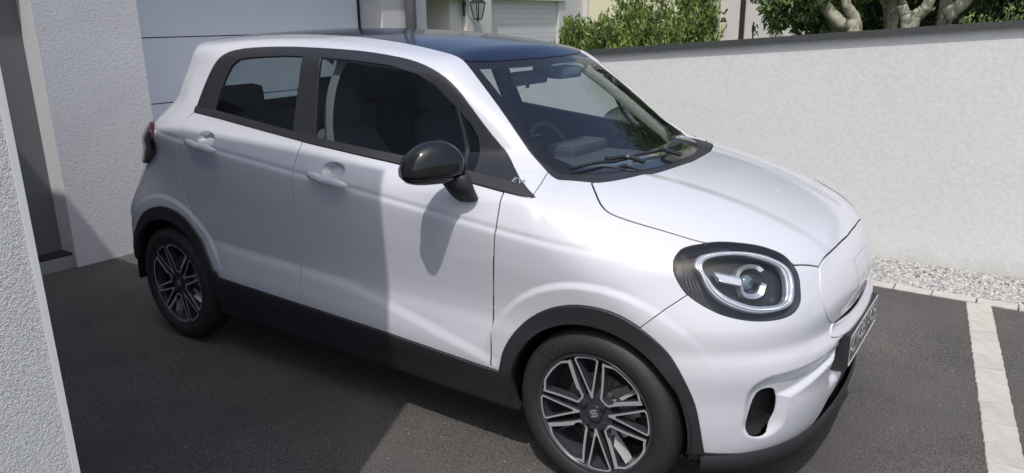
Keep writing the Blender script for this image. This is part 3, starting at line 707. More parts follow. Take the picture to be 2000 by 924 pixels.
# ---- door mirrors
def loft(sections, seg, cap=True):
    V = []; F = []; n = len(sections)
    for sec in sections: V += [tuple(p) for p in sec]
    for i in range(n - 1):
        for k in range(seg): F.append((i * seg + k, i * seg + (k + 1) % seg, (i + 1) * seg + (k + 1) % seg, (i + 1) * seg + k))
    if cap: F.append(tuple(range(seg))[::-1]); F.append(tuple((n - 1) * seg + k for k in range(seg)))
    return V, F
def mirror(s):
    root = empty('door_mirror', (.66, s * .80, 1.0)); root.parent = car; sg = 28
    def local(V): return [(x - .66, (y - (-.80)) * (-s), z - 1.0) for x, y, z in V]
    A = np.array((.688, -.800)); B = np.array((.575, -.990)); secs = []; n = 17
    ax = (B - A) / np.linalg.norm(B - A); fw = np.array((-ax[1], ax[0])); fw = fw if fw[0] > 0 else -fw
    def sections(zlo, zhi, dep0, inset=0.):
        out = []
        for i in range(n):
            t = i / (n - 1); c = A + (B - A) * t
            e = (max(0, 1 - abs(2 * t - 1) ** 3.0)) ** .5
            htop = (.052 + .050 * math.sin(math.pi * min(1, .18 + t * .72))) * (.30 + .70 * e) - inset
            dep = dep0 * (.35 + .65 * e) - inset; lo = -.045 * (.35 + .65 * e)
            sec = []
            for k in range(sg):
                a = 2 * math.pi * k / sg; ca, sa = math.cos(a), math.sin(a)
                u = abs(ca) ** .8 * (1 if ca > 0 else -1); v = abs(sa) ** .85 * (1 if sa > 0 else -1)
                f = dep * u if u > 0 else .028 * u
                z = 1.085 + (htop * v if v > 0 else -lo * v)
                z = min(max(z, 1.085 + zlo), 1.085 + zhi)
                sec.append((c[0] + fw[0] * f, c[1] + fw[1] * f, z))
            out.append(sec)
        return out
    h = mk('mirror_housing', *[local(x) if i == 0 else x for i, x in enumerate(loft(sections(-.013, .2, .072), sg))], 'gloss', root, True)
    mk('mirror_base', *[local(x) if i == 0 else x for i, x in enumerate(loft(sections(-.2, -.015, .070, .001), sg))], 'gloss', h, True)
    # rear glass
    secs = sections(-.2, .2, .02); gl = []
    V = []; 
    for sec in secs[1:-1]:
        zs = [p[2] for p in sec]; c = np.mean(np.array(sec), 0); b = min(range(sg), key=lambda k: sec[k][0]); V += [(sec[b][0] - .002, sec[b][1], min(zs) + .012), (sec[b][0] - .002, sec[b][1], max(zs) - .012)]
    mk('mirror_glass', local(V), [(2 * k, 2 * k + 1, 2 * k + 3, 2 * k + 2) for k in range(n - 3)], 'chrome', root)
    # stalk
    st = []
    for t in np.linspace(0, 1, 9):
        c = np.array((.668, -.835, 1.070)) * (1 - t) + np.array((.688, -.782, .968)) * t; c[1] += -.018 * math.sin(math.pi * t); w = .066 * (1 - t) + .050 * t; d = .042 * (1 - t) + .030 * t
        w *= (1 if t < .9 else .8); c[0] += .012 * math.sin(math.pi * t)
        st.append([(c[0] + w * math.cos(2 * math.pi * k / 16), c[1] + d * math.sin(2 * math.pi * k / 16), c[2]) for k in range(16)])
    mk('mirror_stalk', *[local(x) if i == 0 else [q[::-1] for q in x] for i, x in enumerate(loft(st, 16))], 'cladding', root, True)
    Vt, Ft = tube([secs[i][0][:2] + (1.072,) for i in range(2, n - 1)], .003, seg=6)
    mk('seam_trim', local(Vt), Ft, 'rubber', root, True)
    return root
mirror(-1); far_m = mirror(1); far_m.rotation_euler = (0, 0, math.radians(75)); far_m.location = (.57, .845, .935)   # far mirror stands folded against the window
# ---- headlights
drl_o = [(1.472, -.66, .84), (1.474, -.634, .856), (1.49, -.611, .862), (1.522, -.576, .865), (1.561, -.539, .863), (1.594, -.507, .857), (1.631, -.481, .847), (1.661, -.463, .834), (1.689, -.449, .817), (1.711, -.443, .796), (1.727, -.457, .763), (1.735, -.481, .726), (1.732, -.504, .706), (1.711, -.545, .697), (1.679, -.589, .695), (1.644, -.624, .701), (1.606, -.651, .715), (1.57, -.669, .733), (1.541, -.677, .755), (1.518, -.678, .783), (1.497, -.671, .816), (1.48, -.67, .828)]
drl_i = [(1.497, -.65, .836), (1.501, -.629, .848), (1.52, -.603, .854), (1.552, -.569, .855), (1.588, -.535, .851), (1.628, -.509, .839), (1.659, -.487, .825), (1.682, -.477, .81), (1.7, -.482, .785), (1.711, -.498, .753), (1.715, -.515, .726), (1.703, -.543, .716), (1.674, -.58, .717), (1.644, -.611, .723), (1.611, -.634, .736), (1.581, -.65, .751), (1.549, -.661, .774), (1.527, -.664, .797), (1.51, -.664, .813)]
projc = [(1.639, -.516, .807), (1.62, -.519, .819), (1.596, -.542, .825), (1.581, -.571, .819), (1.578, -.596, .802), (1.586, -.598, .788), (1.598, -.605, .764), (1.614, -.609, .742), (1.639, -.588, .734), (1.655, -.563, .742), (1.657, -.546, .763), (1.655, -.538, .770), (1.635, -.556, .779), (1.617, -.570, .786)]
HN = np.array((.596, -.571, .40)); HN /= np.linalg.norm(HN)
def resamp(P, n):
    P = catmull(P, True, 6); d = np.r_[0, np.cumsum(np.linalg.norm(np.diff(np.vstack([P, P[:1]]), axis=0), axis=1))]; Q = np.vstack([P, P[:1]])
    t = np.linspace(0, d[-1], n, endpoint=False); return np.stack([np.interp(t, d, Q[:, k]) for k in range(3)], 1)
for s in (-1, 1):
    lamp = panel('headlight', 'head', 'lens', car, flip=s > 0, off=.002, gap=.001, depth=.02)
    def put(V): return [tuple(np.array(v) * (1, -s, 1)) for v in V]
    def putF(F): return [tuple(f) if s < 0 else tuple(f)[::-1] for f in F]
    H3 = np.array(head3); Hc = resamp(H3, 72)
    Q, N = onskin(Hc); rim = Q - N * .001; back = Q + (Q.mean(0) - Q) * .10 - HN * .050
    # black rim rubber between paint and lens, then the dark bowl
    V, F = tube(rim, .0022, True, 6); mk('lamp_seal', put(V), putF(F), 'rubber', lamp, True)
    V = []; F = []; n = 72; rings = [Q - N * .004, Q * .97 + Q.mean(0) * .03 - HN * .022, back, Q.mean(0) + (Q - Q.mean(0)) * .5 - HN * .058, Q.mean(0) + (Q - Q.mean(0)) * .08 - HN * .062]
    for R_ in rings: V += list(R_)
    for r in range(4):
        for i in range(n): F.append((r * n + i, r * n + (i + 1) % n, (r + 1) * n + (i + 1) % n, (r + 1) * n + i))
    F.append(tuple(4 * n + i for i in range(n))); mk('lamp_bowl', put(V), putF(F), 'lampdark', lamp, True)
    # daytime light ring: band between two outlines with a raised section
    m = 120; o = resamp(drl_o, m); i_ = resamp(drl_i, m)
    k0 = int(np.argmin(np.linalg.norm(i_ - o[0], axis=1))); i_ = np.roll(i_, -k0, 0)
    rings = [o - HN * .016, o - HN * .004, o * .80 + i_ * .20 + HN * .005, o * .66 + i_ * .34 + HN * .001, o * .34 + i_ * .66 - HN * .001, o * .20 + i_ * .80 + HN * .004, i_ - HN * .006, i_ - HN * .024]
    V = []; F = []
    for R_ in rings: V += list(R_)
    for r in range(len(rings) - 1):
        for i in range(m): F.append((r * m + i, r * m + (i + 1) % m, (r + 1) * m + (i + 1) % m, (r + 1) * m + i))
    mk('light_ring', put(V), putF(F), 'chrome', lamp, True)
    g = o * .50 + i_ * .50 + HN * .002; V, F = tube(g, .0036, True, 6); mk('light_guide', put(V), putF(F), 'drl', lamp, True)
    # wide outer shelf with ribs
    for q in range(4):
        c = Hc[(np.linalg.norm(Hc - H3[1], axis=1)).argmin()]; pts = []
        for j in range(9):
            t = j / 8; a = H3[0] * (1 - t) + H3[3] * t; b = np.array(drl_o[0]) * (1 - t) + np.array(drl_o[18]) * t; f = .22 + .17 * q
            pts.append(a * (1 - f) + b * f - HN * (.012 + .012 * math.sin(math.pi * t)))
        V, F = tube(pts, .0013, seg=6); mk('lamp_rib', put(V), putF(F), 'darkalloy', lamp, True)
    # projector: hooked chrome bezel, arm and lens
    C = catmull(projc, False, 5) ; nC = len(C); V = []; F = []
    tt = np.linspace(0, 1, nC); 
    cen = np.array((1.612, -.566, .778))
    for i in range(nC):
        rad_ = (cen - C[i]); rad_ /= np.linalg.norm(rad_); wv = .011 + .006 * math.sin(math.pi * tt[i])
        for a_, b_ in ((0, .010), (1, .004), (1, -.022), (0, -.022)): V.append(C[i] + rad_ * wv * a_ + HN * b_)
    for i in range(nC - 1):
        for k in range(4): F.append((i * 4 + k, i * 4 + (k + 1) % 4, (i + 1) * 4 + (k + 1) % 4, (i + 1) * 4 + k))
    F.append((0, 1, 2, 3)); F.append(tuple(nC * 4 - 4 + k for k in range(4))[::-1]); mk('projector_bezel', put(V), putF(F), 'chrome', lamp)
    A4 = [np.array(v) for v in ((1.524, -.637, .814), (1.590, -.596, .797), (1.602, -.602, .772), (1.547, -.641, .789))]
    V = [v + HN * .006 for v in A4] + [v - HN * .016 for v in A4]; mk('projector_arm', put(V), putF([(0, 1, 2, 3), (7, 6, 5, 4), (0, 4, 5, 1), (1, 5, 6, 2), (2, 6, 7, 3), (3, 7, 4, 0)]), 'satin', lamp)
    V, F = tube([v + HN * .008 for v in A4], .0018, True, 6); mk('arm_edge', put(V), putF(F), 'chrome', lamp, True)
    ua, ub = basis(HN); V = []; F = []; nl = 24
    for r in range(5):
        ph = r / 4 * math.pi / 2
        for k in range(nl): a = 2 * math.pi * k / nl; V.append(cen - HN * .012 + (ua * math.cos(a) + ub * math.sin(a)) * .024 * math.cos(ph) + HN * .014 * math.sin(ph))
    for r in range(4):
        for k in range(nl): F.append((r * nl + k, r * nl + (k + 1) % nl, (r + 1) * nl + (k + 1) % nl, (r + 1) * nl + k))
    mk('projector_lens', put(V), putF(F), 'pane', lamp, True)
# ---- nose emblem, charging flap line, number plate
Q, N = onskin([(1.84, y, z) for y, z in [tuple(q) for q in catmull([(-.085, .765), (.085, .765), (.092, .75), (.092, .665), (.08, .65), (-.08, .65), (-.092, .665), (-.092, .75)], True, 6)]], .0026)
V, F = tube(Q, .0012, True, 6); mk('charging_flap_line', V, F, 'badge', bumper, True)
Q, N = onskin([(1.84, .030 * math.cos(a), .708 + .030 * math.sin(a)) for a in np.linspace(0, 2 * math.pi, 40, endpoint=False)], .001)
parts = [tube(Q, .0013, True, 6)]
for q in ([(-.018, .022), (.018, .022)], [(-.018, 0), (.018, 0)], [(-.018, -.022), (.018, -.022)], [(-.018, .022), (-.018, 0)], [(.018, 0), (.018, -.022)]):
    Q, N = onskin([(1.84, u * (1 - t) + q[1][0] * t if False else q[0][0] * (1 - t) + q[1][0] * t, .708 + q[0][1] * (1 - t) + q[1][1] * t) for t in np.linspace(0, 1, 5) for u in (0,)], .001); parts.append(tube(Q, .0014, False, 6))
V, F = join(*parts); mk('nose_emblem', V, F, 'badge', bumper, True)
plate = mk('number_plate', boxv(1.868, 1.872, -.240, .240, .426, .536), BF, 'plate', car)
mk('plate_holder', boxv(1.835, 1.8675, -.246, .246, .422, .540), BF, 'cladding', plate)
V, F = tube([(1.873, -.237, .429), (1.873, .237, .429), (1.873, .237, .533), (1.873, -.237, .533)], .0018, True, 6); mk('plate_edge', V, F, 'satin', plate)
text('plate_lettering', 'CX-837-KS', .098, 'platetext', Matrix.Translation((1.8728, 0, .481)) @ Matrix(((0, 0, 1, 0), (1, 0, 0, 0), (0, 1, 0, 0), (0, 0, 0, 1))), plate, .0006, .86)
for y in (-.212, .212): mk('plate_screw', [(1.872 + .004 * k, y + .006 * math.cos(a), .481 + .006 * math.sin(a)) for k in (0, 1) for a in np.linspace(0, 2 * math.pi, 8, endpoint=False)], [(i, (i + 1) % 8, 8 + (i + 1) % 8, 8 + i) for i in range(8)] + [tuple(range(8, 16))], 'satin', plate)
# EV badge on the front quarter trim
Q, N = onskin([(.8475, -.702, 1.034)], .007); q = Vector(Q[0]); nn = Vector(N[0])
for s in (-1, 1):
    xa = Vector((1, 0, -.10)); xa = (xa - nn * xa.dot(nn)).normalized(); ya = nn.cross(xa); mt4 = Matrix((( xa.x, ya.x, nn.x, q.x), (xa.y, ya.y, nn.y, q.y), (xa.z, ya.z, nn.z, q.z), (0, 0, 0, 1)))
    if s > 0: mt4 = Matrix((( -xa.x, ya.x, nn.x, q.x), (xa.y, -ya.y, -nn.y, -q.y), (-xa.z, ya.z, nn.z, q.z), (0, 0, 0, 1)))
    text('ev_badge', 'EV', .036, 'badge', mt4, car, .0014, 1.15)
# ---- wipers
for pts, arm in (([(.935, -.50), (.985, -.36), (1.02, -.22)], [(1.10, -.245), (1.02, -.235), (.985, -.33)]), ([(1.02, -.16), (1.055, .05), (1.04, .26)], [(1.155, -.02), (1.075, .0), (1.05, .08)])):
    Q, N = onskin([(x, y, 1.05) for x, y in [tuple(v) for v in catmull(pts, False, 5)]], .010); V, F = tube(Q, .0065, seg=6)
    wi = mk('wiper', V, F, 'rubber', car); Q, N = onskin([(x, y, 1.05) for x, y in [tuple(v) for v in catmull(arm, False, 5)]], .020); V, F = tube(Q, .009, seg=6); mk('wiper_arm', V, F, 'frame', wi)
# ---- cabin
def rbox(name, b, mt, parent=car, bev=.02): return box(name, b, mt, parent, bev)
dash = rbox('dashboard', (.42, .92, -.56, .56, .60, .955), 'dash', bev=.05); rbox('instrument_hood', (.40, .56, .18, .52, .93, 1.005), 'dash', dash, .025); rbox('centre_screen', (.405, .42, -.14, .14, .94, 1.06), 'gloss', dash, .004)
mk('scuttle_tray', [(.80, -.56, .955), (.80, .56, .955), (1.12, .30, .975), (1.15, 0, .975), (1.12, -.30, .975), (1.0, -.46, .97), (1.0, .46, .97)], [(0, 5, 2, 3), (0, 5, 4, 3), (0, 3, 1), (1, 3, 2, 6)], 'dash', dash)
sw = [(.33 - .062 * math.cos(a) * 0 + .18 * math.sin(a) * -.38, .35 + .18 * math.cos(a), .905 + .18 * math.sin(a) * .92) for a in np.linspace(0, 2 * math.pi, 32, endpoint=False)]
V, F = tube(sw, .014, True, 8, up=(1, 0, .4)); st = mk('steering_wheel', V, F, 'liner', car, True); rbox('steering_hub', (.325, .40, .27, .43, .86, .94), 'liner', st, .02)
for y in (-.34, .34):
    s_ = rbox('front_seat', (-.35, .20, y - .24, y + .24, .36, .56), 'fabric', bev=.05)
    V = []; prof = [(-.16, .50, .23, .07), (-.24, .70, .245, .07), (-.33, .95, .235, .06), (-.375, 1.06, .19, .05), (-.39, 1.10, .13, .04)]
    secs = [[(x + d * math.cos(a), y + w * (abs(math.sin(a)) ** .6) * (1 if math.sin(a) > 0 else -1), z + .01 * math.cos(a)) for a in np.linspace(0, 2 * math.pi, 20, endpoint=False)] for x, z, w, d in prof]
    mk('seat_back', *loft(secs, 20), 'fabric', s_, True)
    secs = [[(x + d * math.cos(a), y + w * (abs(math.sin(a)) ** .6) * (1 if math.sin(a) > 0 else -1), z) for a in np.linspace(0, 2 * math.pi, 16, endpoint=False)] for x, z, w, d in [(-.385, 1.09, .06, .03), (-.39, 1.12, .115, .045), (-.41, 1.20, .125, .045), (-.425, 1.27, .10, .035), (-.425, 1.285, .06, .02)]]
    mk('head_restraint', *loft(secs, 16), 'fabric', s_, True)
rs = rbox('rear_seat', (-1.12, -.62, -.58, .58, .36, .56), 'fabric', bev=.05); rbox('rear_backrest', (-1.22, -1.06, -.58, .58, .50, 1.10), 'fabric', rs, .06)
for y in (-.36, .36): rbox('rear_head_restraint', (-1.22, -1.12, y - .17, y + .17, 1.09, 1.26), 'fabric', rs, .045)
for s in (-1, 1):
    Q = [(-.10, s * .575, 1.42), (-.135, s * .60, 1.34), (-.15, s * .625, 1.24), (-.14, s * .65, 1.12), (-.10, s * .66, .98), (-.08, s * .66, .7)]
    Q = catmull(Q, False, 5); V = []; F = []
    for q in Q: V += [(q[0] - .022, q[1], q[2]), (q[0] + .022, q[1] - .004 * s, q[2]), (q[0] + .022, q[1] + .002 - .004 * s, q[2]), (q[0] - .022, q[1] + .002, q[2])]
    for i in range(len(Q) - 1):
        for k in range(4): F.append((i * 4 + k, i * 4 + (k + 1) % 4, i * 4 + 4 + (k + 1) % 4, i * 4 + 4 + k))
    mk('seat_belt', V, F, 'belt', car)
im = box('interior_mirror', (.395, .42, -.095, .175, 1.290, 1.352), 'liner', car, .012); rbox('mirror_mount', (.41, .50, .06, .09, 1.34, 1.41), 'liner', im, .008); rbox('anti_dazzle_tab', (.392, .402, .03, .05, 1.275, 1.295), 'liner', im, .003)
rbox('sensor_housing', (.43, .53, .13, .30, 1.310, 1.365), 'liner', car, .02)
for s in (-1, 1):
    c = catmull([(.47, s * .445, 1.385), (.60, s * .487, 1.285), (.74, s * .530, 1.170), (.86, s * .565, 1.075), (.93, s * .58, 1.01)], False, 4); V = []; F = []
    for q in c: V += [(q[0] + .015, q[1] - s * .01, q[2] - .03), (q[0] - .03, q[1] - s * .045, q[2] - .045), (q[0] - .085, q[1] + s * .005, q[2] - .030)]
    for i in range(len(c) - 1):
        for k in range(2): F.append((i * 3 + k, i * 3 + k + 1, i * 3 + k + 4, i * 3 + k + 3))
    mk('pillar_trim', V, F, 'palegrey', car, True)
V = []
rbox('boot_floor', (-1.6, -1.2, -.55, .55, .5, .62), 'liner', car, .01)
# ================================================================== SETTING
def setting(name, *a, **k): return tag(mk(name, *a, **k), kind='structure')
g = setting('ground', [(-60, -60, -.03), (60, -60, -.03), (60, 60, -.03), (-60, 60, -.03)], [(0, 1, 2, 3)], 'ground')
# asphalt drive: a gently uneven sheet
nx, ny = 90, 70; V = []; F = []
for i in range(nx + 1):
    for j in range(ny + 1):
        x = -3.2 + 11.2 * i / nx; y = -7 + 8.945 * j / ny; V.append((x, y, .0015 * math.sin(3.1 * x + 1.3 * y) + .0012 * math.sin(5.3 * y - 2.2 * x)))
for i in range(nx):
    for j in range(ny): a = i * (ny + 1) + j; F.append((a, a + ny + 1, a + ny + 2, a + 1))
asp = setting('driveway', V, F, 'asphalt', None, True)
def paver_mesh(l, w, h):
    me = bpy.data.meshes.new('paver'); bm = bmesh.new(); vs = [bm.verts.new(v) for v in boxv(-l / 2, l / 2, -w / 2, w / 2, -.05, h)]; [bm.faces.new([vs[i] for i in f]) for f in BF]
    bmesh.ops.bevel(bm, geom=[e for e in bm.edges if all(v.co.z > 0 for v in e.verts)], offset=.004, segments=1, affect='EDGES'); bm.to_mesh(me); bm.free(); me.materials.append(M['paver']); return me
def irregular(l, w, h, seed):
    """a block with a ragged tumbled outline"""
    r = random.Random(seed); n = 7; pts = []
    for k in range(n): pts.append((-l / 2 + l * k / (n - 1), -w / 2 + r.uniform(-.003, .002)))
    for k in range(4): pts.append((l / 2 + r.uniform(-.001, .001), -w / 2 + w * (k + .5) / 4))
    for k in range(n): pts.append((l / 2 - l * k / (n - 1), w / 2 + r.uniform(-.002, .003)))
    for k in range(4): pts.append((-l / 2 + r.uniform(-.001, .001), w / 2 - w * (k + .5) / 4))
    m = len(pts); V = [(x, y, -.05) for x, y in pts] + [(x, y, h - .004) for x, y in pts] + [(x * .965, y * .955, h + r.uniform(-.0008, .0008)) for x, y in pts]
    F = [(i, (i + 1) % m, m + (i + 1) % m, m + i) for i in range(m)] + [(m + i, m + (i + 1) % m, 2 * m + (i + 1) % m, 2 * m + i) for i in range(m)] + [tuple(range(2 * m, 3 * m))]
    me = bpy.data.meshes.new('paver'); me.from_pydata(V, [], F); me.update(); me.materials.append(M['paver']); return me
def strip(name, p0, p1, w, l, nvar, first=0.):
    root = tag(empty(name, (p0[0], p0[1], 0)), kind='structure'); d = Vector((p1[0] - p0[0], p1[1] - p0[1])); L = d.length; a = math.atan2(d.y, d.x); d.normalize()
    ms = [irregular(l * f - .006, w, .008, k + nvar * 31) for k, f in enumerate((1, 1.12, .9, 1.04, .82, 1.2))]; fs = (1, 1.12, .9, 1.04, .82, 1.2); t = 0; k = nvar
    while t < L:
        q = rnd.randrange(6); ll = l * fs[q]; o = bpy.data.objects.new('paver', ms[q]); COL.objects.link(o); o.parent = root
        c = d * (t + ll / 2); o.location = (c.x, c.y, rnd.uniform(-.0015, .0015)); o.rotation_euler = (rnd.uniform(-.006, .006), rnd.uniform(-.006, .006), a + rnd.uniform(-.006, .006) + (math.pi if rnd.random() < .5 else 0)); t += ll
    return root
strip('kerb_strip', (-2.8, 1.992), (6.5, 1.992), .092, .20, 1)
strip('paving_strip', (2.165, 1.935), (2.80, -3.6), .122, .155, 2)
strip('paving_band', (2.21, 1.86), (2.25, 1.855), .06, .05, 3) if False else None
setting('gravel_bed', boxv(-2.85, 6.5, 2.036, 2.47, -.08, -.006), BF, 'bed')
# loose stones: about nine thousand small chips, one object
rs_ = np.random.RandomState(3)
def stones(n, xr, yr, size):
    ico = bmesh.new(); bmesh.ops.create_icosphere(ico, subdivisions=1, radius=1); iv = np.array([v.co[:] for v in ico.verts]); fi = np.array([[v.index for v in f.verts] for f in ico.faces]); ico.free()
    iv = iv[:]; nv, nf = len(iv), len(fi)
    sc = size * rs_.uniform(.55, 1.35, (n, 1, 1)) * np.stack([rs_.uniform(.7, 1.3, n), rs_.uniform(.7, 1.2, n), rs_.uniform(.45, .9, n)], 1)[:, None, :]
    P = iv[None] * rs_.uniform(.78, 1.2, (n, nv, 1)) * sc; a = rs_.uniform(0, 6.28, n); b = rs_.uniform(-.6, .6, n); ca, sa, cb, sb = np.cos(a)[:, None], np.sin(a)[:, None], np.cos(b)[:, None], np.sin(b)[:, None]
    x, y, z = P[..., 0], P[..., 1], P[..., 2]; y, z = y * cb - z * sb, y * sb + z * cb; x, y = x * ca - y * sa, x * sa + y * ca
    cx = rs_.uniform(*xr, n)[:, None]; cy = rs_.uniform(*yr, n)[:, None]; bank = .022 * np.clip((cy - 2.2) / .27, 0, 1) ** 2
    V = np.stack([x + cx, y + cy, z + rs_.uniform(-.004, .007, n)[:, None] + bank], -1).reshape(-1, 3); F = (fi[None] + (np.arange(n) * nv)[:, None, None]).reshape(-1, 3)
    me = bpy.data.meshes.new('gravel'); me.from_pydata(V.tolist(), [], F.tolist()); me.update(); at = me.attributes.new('tone', 'FLOAT', 'POINT')
    at.data.foreach_set('value', np.repeat(rs_.beta(2.2, 1.3, n), nv).astype(np.float32)); return me
o = link('gravel', stones(26000, (-.9, 3.4), (2.045, 2.462), .0098), 'gravel'); tag(o, 'white and grey gravel chips along the foot of the garden wall', kind='stuff')
# garden wall with its metal coping (top rises slightly towards the street)
def slope_box(x0, x1, y0, y1, zb0, zb1, zt0, zt1): return [(x0, y0, zb0), (x1, y0, zb1), (x1, y1, zb1), (x0, y1, zb0), (x0, y0, zt0), (x1, y0, zt1), (x1, y1, zt1), (x0, y1, zt0)]
def topz(x): return 1.380 + .0705 * x
gw = tag(empty('garden_wall', (0, 2.57, 0)), 'long white rendered garden wall with a dark grey metal coping behind the car', 'wall')
def under(o, p): o.parent = p; o.matrix_parent_inverse = Matrix.Translation(-Vector(p.location)); return o
under(mk('wall', slope_box(-2.85, 6.5, 2.47, 2.67, -.1, -.1, topz(-2.85) - .03, topz(6.5) - .03), BF, 'wall'), gw)
for x0, x1 in ((-2.85, -.6), (-.6, 2.9), (2.9, 6.5)):
    under(mk('coping', slope_box(x0 + .001, x1 - .001, 2.438, 2.70, topz(x0) - .038, topz(x1) - .038, topz(x0), topz(x1)), BF, 'coping'), gw)
# near left: corner of the house from which the photograph is taken
hw = tag(empty('house_corner', (.9, -2.3, 0)), 'coarse roughcast corner wall of the house at the left edge', 'wall')
under(mk('wall', boxv(-6.5, .907, -7.5, -2.252, -.02, 3.98), BF, 'rough'), hw)
under(mk('corner_bead', boxv(-6.5, .909, -2.2515, -2.240, -.02, 3.98), BF, 'bead'), hw)
# left middle: garage of the same plot: pier, recessed door, big sectional door
gh = tag(empty('garage_building', (-3, 1, 0)), 'white rendered garage front with a wide pale sectional door behind the car', 'building')
def gp(name, b, mt, bev=0.): return under(box(name, b, mt, None, bev), gh)
gp('pier', (-3.50, -2.88, -.507, .172, -.02, 3.4), 'pier', .004)
# recess with dark door left of the pier
d1 = gp('side_door', (-3.10, -3.06, -2.4, -.507, .10, 2.9), 'sidedoor'); under(box('door_threshold', (-3.06, -2.905, -2.4, -.509, -.02, .085), 'reveal'), gh); gp('threshold_seal', (-3.055, -2.912, -2.4, -.511, .086, .098), 'seal')
gp('lintel', (-3.30, -2.88, -2.9, -.51, 2.35, 3.4), 'pier')
gp('left_wall', (-3.30, -2.88, -7, -2.4, -.02, 3.4), 'pier')
for k, z0 in enumerate([-.02, .476, .972, 1.468, 1.964]):
    gp('door_panel', (-3.41, -3.35, .172, 2.680, z0 + .004, z0 + .492), 'gardoor', .003)
gp('door_backing', (-3.45, -3.415, .172, 2.70, 0, 2.5), 'seal'); gp('door_seal', (-3.40, -3.335, 2.682, 2.702, 0, 2.5), 'seal')
gp('door_head', (-3.50, -2.88, .174, 2.80, 2.42, 3.4), 'pier')
gp('right_wall', (-3.50, -3.04, 2.704, 3.352, -.02, 2.418), 'pier', .004)
V, F = tube([(-2.94, 3.0, 0), (-2.94, 3.0, 3.4)], .056, seg=12); dp = mk('downpipe', V, F, 'darkpipe', None, True); under(dp, gh)
# neighbour's house across (plane x = -8)
nb = tag(empty('neighbour_house', (-8, 12, 0)), 'grey white neighbouring house with roller shutter seen above the car roof', 'building')
def npart(name, b, mt, bev=0.): return under(box(name, b, mt, None, bev), nb)
npart('recess_wall', (-9.0, -8.8, 8.6, 10.2, 0, 4), 'farwall'); npart('recess_side', (-8.8, -7.9, 9.70, 10.10, 0, 4), 'farwall')
npart('recess_lintel', (-8.8, -7.75, 8.0, 10.1, 1.97, 4), 'farwall'); npart('recess_floor', (-8.8, -8.0, 8.6, 9.86, 0, .9), 'farwall')
wf = npart('window', (-8.79, -8.74, 9.90, 10.62, 1.0, 1.74), 'winframe')
under(box('window_pane', (-8.739, -8.73, 9.98, 10.55, 1.05, 1.66), 'pane'), nb)
npart('pilaster', (-8.3, -7.80, 10.11, 11.02, 0, 4), 'farwall', .01)
npart('garage_lintel', (-8.3, -7.9, 11.2, 14.3, 2.0, 4), 'farwall')
for k in range(17): npart('shutter_slat', (-8.06, -8.03, 11.22, 14.10, .12 + k * .112, .2295 + k * .112), 'shutter', .004)
npart('shutter_backing', (-8.10, -8.065, 11.2, 14.1, 0, 2.0), 'winframe')
npart('right_pier', (-8.3, -7.95, 14.1, 15.3, 0, 4), 'farwall', .01); npart('roof_slab', (-16, -7.8, 7.4, 15.3, 4, 4.3), 'farwall')
npart('side_wall', (-8.5, -7.8, 15.3, 16.2, 0, 4), 'farwall'); npart('left_wall', (-8.3, -7.9, 3.36, 8.62, 0, 4), 'farwall')
cr_ = tag(box('cream_house', (-9.6, -9.0, 16.2, 24, 0, 5), 'cream'), 'cream yellow house wall behind the green shrub', 'building')
# wall lantern
lt = tag(empty('wall_lantern', (-7.6, 10.25, 1.80)), 'black wall lantern with pitched cap on the neighbour pilaster', 'lantern')
def lp(name, V, F, mt): o = mk(name, V, F, mt); o.parent = lt; return o
def frus(r0, r1, z0, z1, n=4, a0=math.pi / 4):
    V = [(r * math.cos(a0 + 2 * math.pi * i / n), r * math.sin(a0 + 2 * math.pi * i / n), z) for r, z in ((r0, z0), (r1, z1)) for i in range(n)]
    return V, [(i, (i + 1) % n, n + (i + 1) % n, n + i) for i in range(n)] + [tuple(range(n))[::-1], tuple(range(n, 2 * n))]
lp('lamp_cap', *join(frus(.19, .05, .10, .22), frus(.05, .02, .22, .30)), 'iron'); lp('glass', *frus(.085, .150, -.20, .10), 'lampglass')
lp('frame', *join(*[tube([(.089 * math.cos(a), .089 * math.sin(a), -.20), (.157 * math.cos(a), .157 * math.sin(a), .10)], .011, seg=4) for a in [math.pi / 4 + k * math.pi / 2 for k in range(4)]], frus(.095, .085, -.225, -.20), frus(.02, .03, -.26, -.225)), 'iron')
lp('bracket', *join(tube([(-.20, -.22, -.02), (-.15, -.20, .12), (-.06, -.08, .24), (0, 0, .27)], .013, seg=6), (boxv(-.205, -.19, -.25, -.19, -.16, .16), BF)), 'iron')
# white house behind the garden wall
wh = tag(empty('white_house', (-.8, 7.2, 0)), 'pale grey house wall with narrow openings between the shrub and the tree', 'building')
def wp(name, b, mt, bev=0.): return under(box(name, b, mt, None, bev), wh)
wp('wall', (-1.19, -.99, 7, 7.4, 0, 4), 'farwall'); wp('inner_wall', (-1.1, .4, 7.6, 7.8, 0, 4), 'farwall'); wp('wall_panel', (-.934, -.598, 7.06, 7.10, 0, 4), 'farwall')
wp('opening_shade_slab', (-.988, -.936, 7.02, 7.05, 0, 4), 'seal'); wp('grey_door', (-.595, -.44, 7.05, 7.2, 0, 1.9), 'winframe'); wp('end_wall', (-.44, -.33, 7.0, 7.3, 0, 4), 'farwall')  # narrow opening is a solid slab, black to give the shade inside it
V, F = tube([(-1.25, 6.92, 0), (-1.25, 6.92, 4)], .040, seg=12); under(mk('downpipe', V, F, 'pipe', None, True), wh)
wp('far_wall', (-4.55, -1.30, 9.5, 9.8, 0, 4), 'cream')
